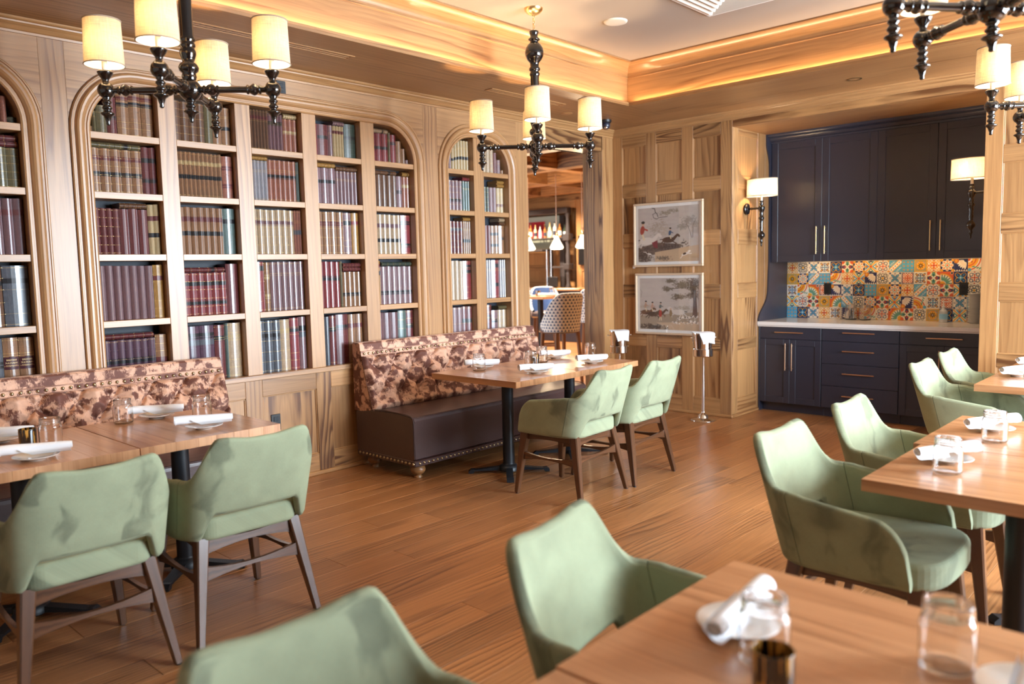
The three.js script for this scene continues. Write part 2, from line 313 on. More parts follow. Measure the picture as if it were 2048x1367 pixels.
part(wallBack, 'core', bx(1.25, 1.352, 0, 3.4, -1.4, -0.25, 0), M.plaster);
part(wallBack, 'core', bx(3.522, 7.6, 0, 3.4, -1.4, -0.032, 0), M.plaster);
part(wallBack, 'core', bx(1.25, 3.6, 0, 3.4, -1.4, -1.225, 0), M.plaster);
part(wallBack, 'core', bx(1.3, 3.6, 2.8, 3.4, -1.25, -0.032, 0), M.plaster);
panelling(wallBack, onBack, [[0, 0.12], [0.413, 0.537], [0.835, 0.962], [1.262, 1.384]], RAILS);
panelling(wallBack, onReturn, [[0.0305, 0.12], [0.53, 0.69]], RAILS);
panelling(wallBack, onPier, [[0.0305, 0.12], [0.53, 0.69]], RAILS);
panelling(wallBack, onBack, [[3.49, 3.612], [4.02, 4.14], [4.56, 4.68], [5.1, 5.22], [5.64, 5.76], [6.18, 6.3], [6.72, 7.4]], RAILS);
part(wallBack, 'header_board', bx(1.384, 3.49, 2.787, 2.87, -0.032, 0, 0.002, 'x'), M.figured[2]);
part(wallBack, 'niche_ceiling', bx(1.384, 3.49, 2.787, 2.8, -1.225, -0.032, 0.001, 'x'), M.wall[2]);
part(wallBack, 'niche_wall', bx(1.384, 3.49, 0, 2.787, -1.225, -1.212, 0.001, 'y'), M.plaster);
part(wallBack, 'niche_wall', bx(1.352, 1.384, 0, 2.787, -1.225, -0.69, 0.001, 'y'), M.wall[2]);
part(wallBack, 'niche_wall', bx(3.49, 3.522, 0, 2.787, -1.225, -0.69, 0.001, 'y'), M.wall[2]);
// baseboards and shoe
function shoe(name, list) { const g = struct(name, 'thin oak shoe moulding along the floor of the ' + name.split('_')[1] + ' wall', 'baseboard'); for (const q of list) part(g, 'moulding', bx(...q, 0.006, Math.abs(q[1] - q[0]) > Math.abs(q[5] - q[4]) ? 'x' : 'z'), M.wall[1]); }
shoe('baseboard_left', [[-0.02, 0.014, 0, 0.03, 1.37, 9.2], [-0.02, 0.014, 0, 0.03, 0, DOOR[0]]]);
shoe('baseboard_back', [[0.014, 1.398, 0, 0.03, -0.02, 0.014], [1.37, 1.398, 0, 0.03, -0.56, 0.0], [3.476, 7.4, 0, 0.03, -0.02, 0.014], [3.476, 3.5, 0, 0.03, -0.56, 0]]);
// crown
const CROWN = [[0, 2.85], [0.012, 2.85], [0.014, 2.862], [0.024, 2.866], [0.03, 2.872], [0.04, 2.884], [0.052, 2.892], [0.06, 2.896], [0.062, 2.904], [0.074, 2.907], [0.08, 2.912], [0.084, 2.92]];
const crown = (name, label, frames) => { const g = struct(name, label, 'crown moulding'); part(g, 'moulding', sweep(CROWN, frames), M.wall[0]); };
crown('trim_1', 'stepped oak crown moulding above the bookcases', [{ p: [0, 0, 0], a: [1, 0, 1], b: [0, 1, 0] }, { p: [0, 0, 9.2], a: [1, 0, 0], b: [0, 1, 0] }]);
crown('trim_2', 'stepped oak crown moulding above the prints and cabinets', [{ p: [7.4, 0, 0], a: [0, 0, 1], b: [0, 1, 0] }, { p: [0, 0, 0], a: [1, 0, 1], b: [0, 1, 0] }]);
// ---------------------------------------------------------------- window wall and wall behind the camera (outside the frame)
const wallRight = struct('wall_right', 'plain painted window wall to the right of the tables', 'wall');
{
  const X0 = 7.4, X1 = 7.62; const piece = (y0, y1, z0, z1) => part(wallRight, 'wall_section', bx(X0, X1, y0, y1, z0, z1, 0), M.wall[2]);
  piece(0, WIN_Y[0], -0.1, 9.3); piece(WIN_Y[1], 3.4, -0.1, 9.3); let z = -0.1;
  for (const [a, b] of WINDOWS) { piece(WIN_Y[0], WIN_Y[1], z, a); z = b; } piece(WIN_Y[0], WIN_Y[1], z, 9.3);
  WINDOWS.forEach(([a, b], i) => {
    const w = struct('window_' + (i + 1), 'tall painted casement window ' + ['nearest the cabinets', 'facing the wide bookcase'][i], 'window');
    const f = 0.05, y0 = WIN_Y[0], y1 = WIN_Y[1], m = (a + b) / 2;
    part(w, 'window_frame', merge([bx(7.46, 7.54, y0, y0 + f, a, b), bx(7.46, 7.54, y1 - f, y1, a, b), bx(7.46, 7.54, y0, y1, a, a + f), bx(7.46, 7.54, y0, y1, b - f, b), bx(7.47, 7.53, y0, y1, m - 0.025, m + 0.025), bx(7.47, 7.53, 2.1, 2.14, a, b)]), M.whitePaint);
    part(w, 'pane', bx(7.498, 7.502, y0 + f, y1 - f, a + f, b - f, 0), M.pane);
    part(w, 'window_sill', bx(7.3, 7.46, y0 - 0.03, y0, a - 0.05, b + 0.05), M.whitePaint);
  });
}
const wallNear = struct('wall_near', 'plain painted wall behind the camera', 'wall');
part(wallNear, 'wall_section', bx(-0.25, 7.62, 0, 3.4, 9.2, 9.35, 0), M.plaster);

// ---------------------------------------------------------------- ceiling: wood soffit round a raised tray with cove light
const ceiling = struct('ceiling', 'tan tray ceiling framed by stained wood soffits', 'ceiling');
const TX0 = 0.90, TX1 = 6.5, TZ0 = 1.0, TZ1 = 8.2, SY = ROOM.soffit;
part(ceiling, 'roof_slab', bx(-9.3, 7.7, 3.4, 3.5, -8.1, 9.4, 0), M.plaster);
part(ceiling, 'tray_panel', bx(0.7, 6.7, ROOM.ceil, ROOM.ceil + 0.03, 0.8, 8.4, 0), M.ceiling);
const soff = (x0, x1, z0, z1, g) => part(ceiling, 'soffit_board', bx(x0, x1, SY, SY + 0.018, z0, z1, 0.001, g), M.wall[2]);
soff(0, 0.45, 0, 9.2, 'z'); soff(0.45, TX0, TZ0 - 0.55, 9.2, 'z'); soff(0.45, 7.4, 0, 0.45, 'x'); soff(TX0, 7.4, 0.45, TZ0, 'x'); soff(TX1, 7.4, TZ0, 9.2, 'z'); soff(TX0, TX1, TZ1, 9.2, 'x');
// lip, fascia boards, leaning crown board for the four sides of the tray
const E1 = 0.05, FY = 3.175, QMAX = 1.28;
function cove(frame, len) { // frame(p along, d outwards from the tray (negative = into the room), y) builds matrices
  const m = frame;
  const add = (name, g, mat) => { g.applyMatrix4(m); part(ceiling, name, g, mat); };
  add('lip', bx(-0.012, 0, SY + 0.018, SY + 0.034, 0, len, 0.001, 'z'), M.wall[1]);
  add('fascia', bx(-E1 - 0.03, -E1, SY + 0.018, FY, -E1, len + E1, 0.001, 'z'), M.wall[1]);
  add('fascia_bead', bx(-E1 - 0.01, -E1 + 0.010, FY - 0.006, FY + 0.006, -E1, len + E1, 0.002, 'z'), M.wall[1]);
  // leaning board, mitred at both ends
  const f = (q) => [-E1 + 0.004 + 0.16 * (1 - Math.cos(q)), FY + 0.005 + 0.116 * Math.sin(q)], top = f(QMAX)[0];
  add('cove_board', grid(20, 24, (u, v) => { const p = f(u * QMAX); return [p[0], p[1], lerp(p[0], len - p[0], v), 0.1 + v * len / TU, 0.2 + u * 0.18 / TV]; }), M.cove);
  const rail = bx(top - 0.006, top + 0.004, ROOM.ceil - 0.012, ROOM.ceil, top - 0.006, len - top + 0.006, 0.001, 'z'); add('edge_bead', rail, M.wall[2]);
}
// local +x points into the tray, local z runs along the edge
const basis = (o, x, z) => new THREE.Matrix4().makeBasis(V3(...x), V3(0, 1, 0), V3(...z)).setPosition(...o);
const COVES = [[[TX0, 0, TZ0], [1, 0, 0], [0, 0, 1], TZ1 - TZ0, 'above the bookcases'], [[TX1, 0, TZ0], [0, 0, 1], [-1, 0, 0], TX1 - TX0, 'above the cabinets'], [[TX1, 0, TZ1], [-1, 0, 0], [0, 0, -1], TZ1 - TZ0, 'above the windows'], [[TX0, 0, TZ1], [0, 0, -1], [1, 0, 0], TX1 - TX0, 'behind the camera']];
for (const [o, x, z, len, where] of COVES) {
  const m = basis(o, x, z); cove(m, len);
  const s = new THREE.Mesh(bx(-0.036, -0.020, SY + 0.0185, SY + 0.022, 0.03, len - 0.03, 0).applyMatrix4(m), M.led); s.name = 'led_strip_light'; tag(s, 'warm cove light strip in the trough ' + where, 'light strip', 'cove light strips'); scene.add(shade(s));
  const c = V3(-0.028, SY + 0.026, len / 2).applyMatrix4(m), up = c.clone().setY(9);
  const l = new THREE.RectAreaLight(WARM, COVE_LIGHT, 0.014, len - 0.06); l.position.copy(c); l.name = 'cove_light';
  const zz = V3(0, -1, 0), yy = V3(...z), xx = yy.clone().cross(zz); l.quaternion.setFromRotationMatrix(new THREE.Matrix4().makeBasis(xx, yy, zz)); scene.add(l);
}
// ---------------------------------------------------------------- bookcases
const SHELF = [2.362, 2.012, 1.64, 1.238, 0.802], CASE_TOP = 2.645, ARCH = 0.28;
const MOULD = [[-0.001, -0.002], [0.0, 0.006], [0.008, 0.012], [0.018, 0.012], [0.022, 0.004], [0.030, 0.004], [0.034, 0.014], [0.044, 0.026], [0.056, 0.033], [0.068, 0.034], [0.078, 0.028], [0.084, 0.018], [0.086, 0.010], [0.096, 0.010], [0.100, 0.016], [0.106, 0.016], [0.112, 0.010], [0.112, 0]];
function archPath(z0, z1) { // from the right foot up, over and down
  const y0 = 0.802, ys = CASE_TOP - ARCH, F = []; const add = (y, z, ay, az) => F.push({ p: [0, y, z], a: [0, ay, az], b: [1, 0, 0] });
  add(y0, z0, 0, -1); for (let i = 0; i <= 12; i++) { const t = i / 12 * Math.PI / 2; add(ys + ARCH * Math.sin(t), z0 + ARCH - ARCH * Math.cos(t), Math.sin(t), -Math.cos(t)); }
  for (let i = 0; i <= 12; i++) { const t = Math.PI / 2 - i / 12 * Math.PI / 2; add(ys + ARCH * Math.sin(t), z1 - ARCH + ARCH * Math.cos(t), Math.sin(t), Math.cos(t)); }
  add(y0, z1, 0, 1); return F;
}
function bookcase(label, z0, z1, cols) { // cols: openings [zLow, zHigh]
  const o = thing('arched_bookcase', label, 'bookcase');
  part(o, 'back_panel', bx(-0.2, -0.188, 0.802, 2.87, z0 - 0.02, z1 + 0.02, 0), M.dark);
  const F = archPath(z0, z1);
  part(o, 'arch_moulding', sweep(MOULD, F), M.cases[0]);
  part(o, 'arch_lining', sweep([[0, -0.188], [0, 0]], F), M.cases[1]);
  // spandrel board above the opening, cut to the arch
  const s = new THREE.Shape(); const m = 0.112, ys = CASE_TOP - ARCH;
  s.moveTo(z0 - m, ys); s.lineTo(z0 - m, 2.87); s.lineTo(z1 + m, 2.87); s.lineTo(z1 + m, ys); s.lineTo(z1, ys);
  s.absarc(z1 - ARCH, ys, ARCH, 0, Math.PI / 2, false); s.lineTo(z0 + ARCH, CASE_TOP); s.absarc(z0 + ARCH, ys, ARCH, Math.PI / 2, Math.PI, false); s.lineTo(z0 - m, ys);
  const g = new THREE.ExtrudeGeometry(s, { depth: 0.02, bevelEnabled: false, curveSegments: 16 });
  g.applyMatrix4(new THREE.Matrix4().makeBasis(V3(0, 0, 1), V3(0, 1, 0), V3(-1, 0, 0))); // shape x -> z, depth -> -x
  const uv = g.attributes.uv, p = g.attributes.position; for (let i = 0; i < uv.count; i++) uv.setXY(i, p.getZ(i) / TU + 0.3, p.getY(i) / TV); 
  part(o, 'spandrel_board', g, M.cases[1]);
  for (const [a, b] of [[z0 - m, z0 - 0.0015], [z1 + 0.0015, z1 + m]]) part(o, 'side_board', bx(-0.19, -0.0005, 0.802, ys, a, b, 0, 'y'), M.cases[1]);
  for (let i = 0; i + 1 < cols.length; i++) part(o, 'divider', bx(-0.188, 0, 0.802, CASE_TOP - 0.001, cols[i][1], cols[i + 1][0], 0.002, 'y'), pick(M.cases));
  for (const [a, b] of cols) for (const y of SHELF.slice(0, 4)) part(o, 'shelf', bx(-0.188, -0.001, y - 0.04, y, a, b, 0.002, 'z'), pick(M.cases));
  return o;
}
const C = { wide: [[2.76, 3.15], [3.278, 3.673], [3.79, 4.191], [4.302, 4.707], [4.816, 5.221]], right: [[1.634, 1.952], [2.075, 2.381]], left: [[5.58, 5.9], [6.0, 6.318]] };
bookcase('wide oak bookcase with five bays and rounded top corners', 2.76, 5.221, C.wide);
bookcase('narrow arched oak bookcase with two bays beside the doorway', 1.634, 2.381, C.right);
bookcase('arched oak bookcase cut off at the left edge of the photo', 5.58, 6.318, C.left);

// ---------------------------------------------------------------- books
const BC = { tan: [0.27, 0.135, 0.068], olive: [0.12, 0.10, 0.048], maroon: [0.13, 0.028, 0.03], red: [0.22, 0.034, 0.04], brown: [0.13, 0.06, 0.032], plum: [0.15, 0.07, 0.078], mauve: [0.21, 0.12, 0.13], cream: [0.46, 0.33, 0.17], ochre: [0.37, 0.19, 0.05], teal: [0.10, 0.15, 0.14], slate: [0.085, 0.095, 0.115], purple: [0.085, 0.038, 0.066], beige: [0.42, 0.30, 0.19], green: [0.04, 0.06, 0.045], rust: [0.29, 0.105, 0.07], grey: [0.33, 0.31, 0.33], black: [0.012, 0.014, 0.018] };
const CN = { k: 'black', m: 'maroon', c: 'cream', s: 'slate', r: 'red', p: 'plum' };
const grain = dataTex(256, 256, (u, v) => { const k = 0.78 + 0.45 * (fbm(u * 30, v * 30, 201, 3) - 0.5) + 0.25 * (vn(u * 90, v * 90, 205) - 0.5); return [k, k, k]; });
const bookMat = {}; for (const k in BC) bookMat[k] = std({ color: rgb(...BC[k].map((x) => x * 1.02)), map: grain, roughness: 0.34, clearcoat: 0.8, clearcoatRoughness: 0.28 });
const bulge = (z) => 0.013 * Math.cos(Math.PI * z) - 0.013;
const spineProf = (d, extra = 0, n = 6) => { const q = []; for (let i = 0; i <= n; i++) { const z = -0.5 + i / n; q.push([bulge(z) + extra, z]); } return d === null ? q : [[-d, -0.5], ...q, [-d, 0.5]]; };
// prism pulls along z: turn so that local z -> y and profile (x, z'): keep right-handed
const upright = (g) => g.applyMatrix4(new THREE.Matrix4().makeBasis(V3(1, 0, 0), V3(0, 0, -1), V3(0, 1, 0)));
function coverGeo(ribs) {
  const a = [upright(prism(spineProf(0.125), 1))];
  for (let i = 1; i <= ribs; i++) a.push(moved(upright(prism(spineProf(0.02, 0.0022), 0.014)), 0, i / (ribs + 1) - 0.007, 0));
  return merge(a);
}
const COVERS = [0, 4, 5, 6].map(coverGeo);
const BAND = upright(prism(spineProf(0.012, 0.0012), 1));
const giltGeo = (ys) => merge(ys.map((y) => moved(upright(prism(spineProf(0.01, 0.0016), 0.004)), 0, y, 0)));
const GILT = [giltGeo([0.03, 0.97]), giltGeo([0.03, 0.205, 0.395, 0.605, 0.795, 0.965]), giltGeo([0.03, 0.18, 0.32, 0.68, 0.82, 0.965]), giltGeo([0.04, 0.72, 0.76, 0.96])];
const ORD = ['first', 'second', 'third', 'fourth', 'fifth', 'sixth', 'seventh', 'eighth', 'ninth', 'tenth', 'eleventh', 'twelfth', 'thirteenth', 'fourteenth', 'fifteenth', 'sixteenth', 'seventeenth', 'eighteenth'];
const titleTex = canvasTex(256, 256, (g, w, h) => { g.fillStyle = '#3c1420'; g.fillRect(0, 0, w, h); g.fillStyle = '#d9c08a'; g.textAlign = 'center'; g.font = 'bold 44px serif'; ['BRITISH', 'NATURAL', 'HISTORY'].forEach((t, i) => g.fillText(t, w / 2, 88 + i * 56)); });
const titleMat = std({ map: titleTex, roughness: 0.5 });
function book(label, group, colour, bands, ribs, gilt) {
  const o = thing('book', label, 'book', [0, 0, 0], 0, group);
  const b = new THREE.Group(); // size is set by the caller through o.scale
  part(o, 'cover', COVERS[ribs], bookMat[colour]);
  for (const [y, c, hh] of bands) { const m = part(o, 'label_band', BAND, bookMat[c]); m.position.y = y - hh / 2; m.scale.y = hh; }
  if (gilt) part(o, 'gilt_lines', GILT[gilt], M.gold).userData.kind = 'stuff';
  return o;
}
let bookCount = 0;
// groups run from left to right: [count, width, height share, colour, bands, lying colours on top]
function fill(caseName, bay, row, zLow, zHigh, groups) {
  const y0 = SHELF[row], top = row === 0 ? CASE_TOP : SHELF[row - 1] - 0.04, H = top - y0;
  const tot = groups.reduce((s, g) => s + g[0] * g[1], 0), unit = (zHigh - zLow - 0.008) / tot; let z = zHigh - 0.004, n = 0;
  const rowName = ['top', 'second', 'middle', 'fourth', 'bottom'][row] + ' shelf', where = rowName + ', ' + ORD[bay] + ' bay, ' + caseName, grp = 'books in the ' + caseName;
  for (const [cnt, w, h, col, bandStr = '', lie = []] of groups) {
    const zs = z, bands = [...bandStr.matchAll(/([kmcsrp])(\.\d+)/g)].map((m) => [+m[2], { k: 'black', m: 'maroon', c: 'cream', s: 'slate', r: 'red', p: 'plum' }[m[1]], cnt > 8 ? 0.09 : 0.1]);
    const ribs = h > 0.5 && w > 0.55 ? 1 + Math.floor(hash(bay, row * 7 + n, 5) * 3) : 0, gilt = ribs ? (hash(bay * 3, row + n, 9) < 0.6 ? 1 + (n % 3) : 0) : 3;
    for (let i = 0; i < cnt; i++) {
      const t = w * unit; let hh = H * h * (1 - 0.012 * rnd()) - 0.0024;
      if (row === 0) { const cs = { wide: [2.76, 5.221], narrow: [1.634, 2.381], left: [5.58, 6.318] }[caseName.split(' ')[0]], d = Math.min(z - t - cs[0], cs[1] - z); if (d < ARCH) hh = Math.min(hh, CASE_TOP - ARCH - y0 + Math.sqrt(Math.max(0, ARCH * ARCH - (ARCH - Math.max(d, 0)) ** 2)) - 0.012); }
      const desc = col + (bands.length ? ' book, ' + (bands.length > 1 && bands[0][1] !== bands[1][1] ? bands[0][1] + ' and ' + bands[1][1] : bands[0][1]) + (bands.length > 1 ? ' labels' : ' label') : ' leather book');
      const o = book(desc + ', ' + ORD[n] + ' from left, ' + where, grp, col, bands, ribs, gilt);
      o.position.set(-0.053 + rr(-0.002, 0.002), y0 + 0.0012, z - t / 2); o.scale.set(1, hh, t * 0.97); z -= t; n++; bookCount++;
      if (caseName.startsWith('left') && row === 4 && bay === 1 && col === 'tan') { const m = part(o, 'title_label', grid(6, 1, (u, v) => { const q = 0.5 - u; return [bulge(q) + 0.0024, 0.52 + v * 0.2, q * 0.96, u, v]; }), titleMat); m.userData.label = 'maroon spine label reading BRITISH NATURAL HISTORY'; }
    }
    let ly = y0 + H * h + 0.0012;
    lie.forEach((c, k) => {
      const len = (zs - z) * rr(0.94, 0.985), th = Math.min(0.032, (H - H * h) / lie.length - 0.004);
      const o = book(c + ' book lying flat ' + (lie.length > 1 ? (k ? 'upper, ' : 'lower, ') : '') + 'above the row, ' + where + (groups.filter((g) => g[5]).length > 1 ? ', ' + (groups.findIndex((g) => g[5]) === groups.findIndex((g) => g[5] === lie) ? 'left' : 'right') + ' one' : ''), grp, c, [[0.3, 'black', 0.09]].slice(0, hash(row, bay + k, 3) < 0.4 ? 1 : 0), 2, 1);
      o.rotation.x = Math.PI / 2; o.position.set(-0.052, ly + th / 2, zs - (zs - z - len) / 2 - len); o.scale.set(1, len, th * 0.97); ly += th + 0.0008; bookCount++;
    });
  }
}
const W = [ // wide case: bays from left (first) to right (fifth); rows top to bottom
  [[[1, 0.5, 0.6, 'tan'], [1, 0.4, 0.76, 'olive'], [1, 0.95, 0.82, 'olive'], [1, 0.9, 0.9, 'maroon', 'k.45'], [3, 1.15, 0.95, 'tan', 'm.87k.73']],
    [[5, 1, 0.86, 'tan', 'm.78k.42', ['olive']], [2, 0.75, 0.95, 'maroon', 'k.72k.3']],
    [[4, 0.75, 0.85, 'maroon'], [3, 1.15, 0.85, 'maroon', '', ['brown']], [2, 0.75, 0.95, 'cream', 'm.72k.38']],
    [[7, 0.85, 0.93, 'plum', 'p.76'], [1, 1.15, 0.94, 'ochre', 'm.76']],
    [[7, 0.78, 0.8, 'purple', 'k.58', ['maroon']], [1, 1.3, 0.84, 'tan', 'm.52']]],
  [[[4, 0.9, 0.92, 'brown'], [1, 0.9, 0.9, 'olive'], [2, 1.05, 0.9, 'tan', 'k.45']],
    [[11, 0.45, 0.94, 'tan', 'c.76k.45'], [1, 1.2, 0.92, 'rust', 'm.72m.3']],
    [[7, 0.78, 0.93, 'tan', 'm.75k.45'], [1, 1.6, 0.93, 'teal', 'k.72']],
    [[6, 0.82, 0.78, 'red', 'k.75k.3', ['maroon']], [1, 1.45, 0.94, 'maroon']],
    [[2, 1.35, 0.93, 'purple', 'k.82s.7'], [1, 1.0, 0.93, 'maroon', 'k.75'], [1, 0.35, 0.95, 'teal'], [1, 1.3, 0.95, 'beige', 'c.74']]],
  [[[7, 0.42, 0.97, 'brown', 'm.8'], [4, 0.52, 0.92, 'plum', 'k.75'], [3, 0.66, 0.84, 'rust', 'c.6', ['cream']]],
    [[5, 0.55, 0.9, 'grey', '', ['ochre']], [6, 0.72, 0.94, 'rust', 'k.6'], [1, 0.45, 0.93, 'teal']],
    [[7, 0.95, 0.95, 'beige', 'p.7'], [3, 0.42, 0.95, 'rust', 's.5']],
    [[1, 1.35, 0.97, 'red', 'k.87'], [1, 0.75, 0.97, 'tan', 'c.7c.3'], [6, 0.78, 0.97, 'mauve']],
    [[3, 1.0, 0.94, 'slate', 'k.7'], [1, 1.25, 0.95, 'beige', 'c.78'], [1, 1.25, 0.96, 'red', 'k.78'], [1, 0.95, 0.97, 'mauve', 'k.78s.66']]],
  [[[1, 0.7, 0.84, 'red'], [1, 1.35, 0.84, 'maroon', 'k.6'], [1, 0.55, 0.84, 'mauve'], [4, 0.36, 0.84, 'cream', 'm.8', ['mauve']], [1, 1.5, 0.93, 'green', 'k.6']],
    [[3, 1.0, 0.87, 'mauve', 'k.62', ['ochre']], [6, 0.52, 0.82, 'mauve', '', ['brown']]],
    [[4, 0.95, 0.96, 'tan', 'm.72'], [1, 1.1, 0.96, 'mauve', 'k.75'], [1, 1.05, 0.96, 'ochre', 'r.75']],
    [[4, 0.82, 0.96, 'red', 'k.64'], [1, 0.42, 0.97, 'olive'], [4, 0.72, 0.74, 'tan', 'k.35', ['maroon', 'maroon']]],
    [[2, 0.62, 0.94, 'slate'], [1, 0.95, 0.95, 'maroon', 'k.72'], [1, 1.7, 0.97, 'maroon', 'k.74'], [2, 1.05, 0.96, 'tan', 'm.76']]],
  [[[3, 0.9, 0.8, 'red', 'k.5', ['beige']], [1, 0.4, 0.86, 'olive'], [1, 0.85, 0.84, 'red', 'k.7'], [1, 0.8, 0.72, 'tan'], [1, 0.6, 0.56, 'tan'], [1, 0.45, 0.44, 'mauve']],
    [[5, 0.9, 0.82, 'brown', '', ['brown']], [1, 1.0, 0.82, 'mauve', 'k.5'], [2, 0.66, 0.82, 'rust', 'c.7', ['ochre']]],
    [[6, 0.72, 0.95, 'beige', 'p.72k.35'], [1, 1.55, 0.95, 'red', 'k.8k.22']],
    [[1, 0.85, 0.97, 'ochre', 'm.88k.72'], [6, 0.78, 0.84, 'mauve', 'k.3', ['green']]],
    [[3, 1.0, 0.94, 'plum'], [1, 1.15, 0.96, 'teal'], [1, 1.05, 0.96, 'maroon', 'k.66']]]];
W.forEach((bayRows, bay) => bayRows.forEach((g, row) => fill('wide bookcase', bay, row, ...C.wide[4 - bay], g)));
const RC = [
  [[[1, 1, 0.55, 'tan'], [1, 0.7, 0.76, 'mauve'], [6, 0.62, 0.92, 'cream', 'k.42']],
    [[5, 0.82, 0.85, 'mauve', 'k.35'], [3, 0.55, 0.85, 'teal', '', ['red']]],
    [[5, 0.9, 0.86, 'maroon', 's.75'], [4, 0.5, 0.86, 'tan', 'k.4', ['ochre']]],
    [[4, 1, 0.95, 'beige'], [1, 2.0, 0.95, 'red', 'k.85k.72']],
    [[3, 1, 0.94, 'mauve'], [2, 1.1, 0.95, 'maroon', 'k.66']]],
  [[[4, 0.72, 0.9, 'beige'], [1, 0.72, 0.8, 'maroon'], [1, 0.72, 0.68, 'mauve'], [1, 0.5, 0.48, 'tan']],
    [[3, 0.72, 0.74, 'green'], [2, 0.8, 0.74, 'mauve'], [2, 0.82, 0.74, 'cream', 'm.3', ['ochre', 'ochre']]],
    [[3, 0.75, 0.78, 'maroon'], [2, 0.9, 0.78, 'tan', 'k.7k.3'], [1, 1.3, 0.78, 'tan', 'k.55', ['brown', 'beige']]],
    [[5, 0.5, 0.96, 'grey'], [1, 1.7, 0.96, 'red', 'k.85k.35'], [3, 0.5, 0.96, 'grey']],
    [[1, 0.7, 0.9, 'maroon'], [1, 1.1, 0.95, 'maroon', 'k.7'], [1, 1.3, 0.82, 'mauve', 'k.7'], [2, 0.85, 0.82, 'beige', '', ['olive']]]]];
RC.forEach((bayRows, bay) => bayRows.forEach((g, row) => fill('narrow bookcase', bay, row, ...C.right[1 - bay], g)));
const LC = [
  [[4, 1.2, 0.92, 'maroon'], [1, 0.7, 0.6, 'rust'], [1, 0.9, 0.5, 'green']],
  [[5, 1, 0.72, 'olive', '', ['maroon', 'maroon']]],
  [[6, 0.95, 0.95, 'plum', 'm.75']],
  [[3, 1, 0.95, 'brown', 'k.7'], [1, 2.2, 0.95, 'slate', 'k.76']],
  [[2, 1.4, 0.95, 'slate', 'k.6'], [2, 1.4, 0.95, 'tan']]];
LC.forEach((g, row) => fill('left bookcase', 1, row, ...C.left[0], g));
console.log('books', bookCount);
// ---------------------------------------------------------------- built-in cabinets in the niche
const CX0 = 1.40, CX1 = 3.475, CZ = -0.56, UZ = -0.80, ZB = -1.21;
function pull(parent, len, vertical, x, y, z, mat) {
  const g = [new THREE.CylinderGeometry(0.005, 0.005, len, 10)]; for (const s of [-1, 1]) g.push(new THREE.CylinderGeometry(0.004, 0.004, 0.028, 8).rotateX(Math.PI / 2).translate(0, s * (len / 2 - 0.02), -0.014));
  const m = part(parent, 'handle', merge(g), mat); if (!vertical) m.rotation.z = Math.PI / 2; m.position.set(x, y, z + 0.03); return m;
}
function shaker(parent, name, w, h, x, y, z, stile = 0.06) { // door or drawer front with its lower left back corner at x,y,z
  const o = part(parent, name, merge([bx(0, w, 0, h, 0, 0.012, 0.001), bx(0, stile, 0, h, 0.012, 0.02, 0.0015), bx(w - stile, w, 0, h, 0.012, 0.02, 0.0015), bx(stile, w - stile, 0, stile, 0.012, 0.02, 0.0015), bx(stile, w - stile, h - stile, h, 0.012, 0.02, 0.0015)]), M.navy);
  o.position.set(x, y, z); return o;
}
function slab(parent, name, w, h, x, y, z) { const o = part(parent, name, bx(0, w, 0, h, 0, 0.02, 0.002), M.navy); o.position.set(x, y, z); return o; }
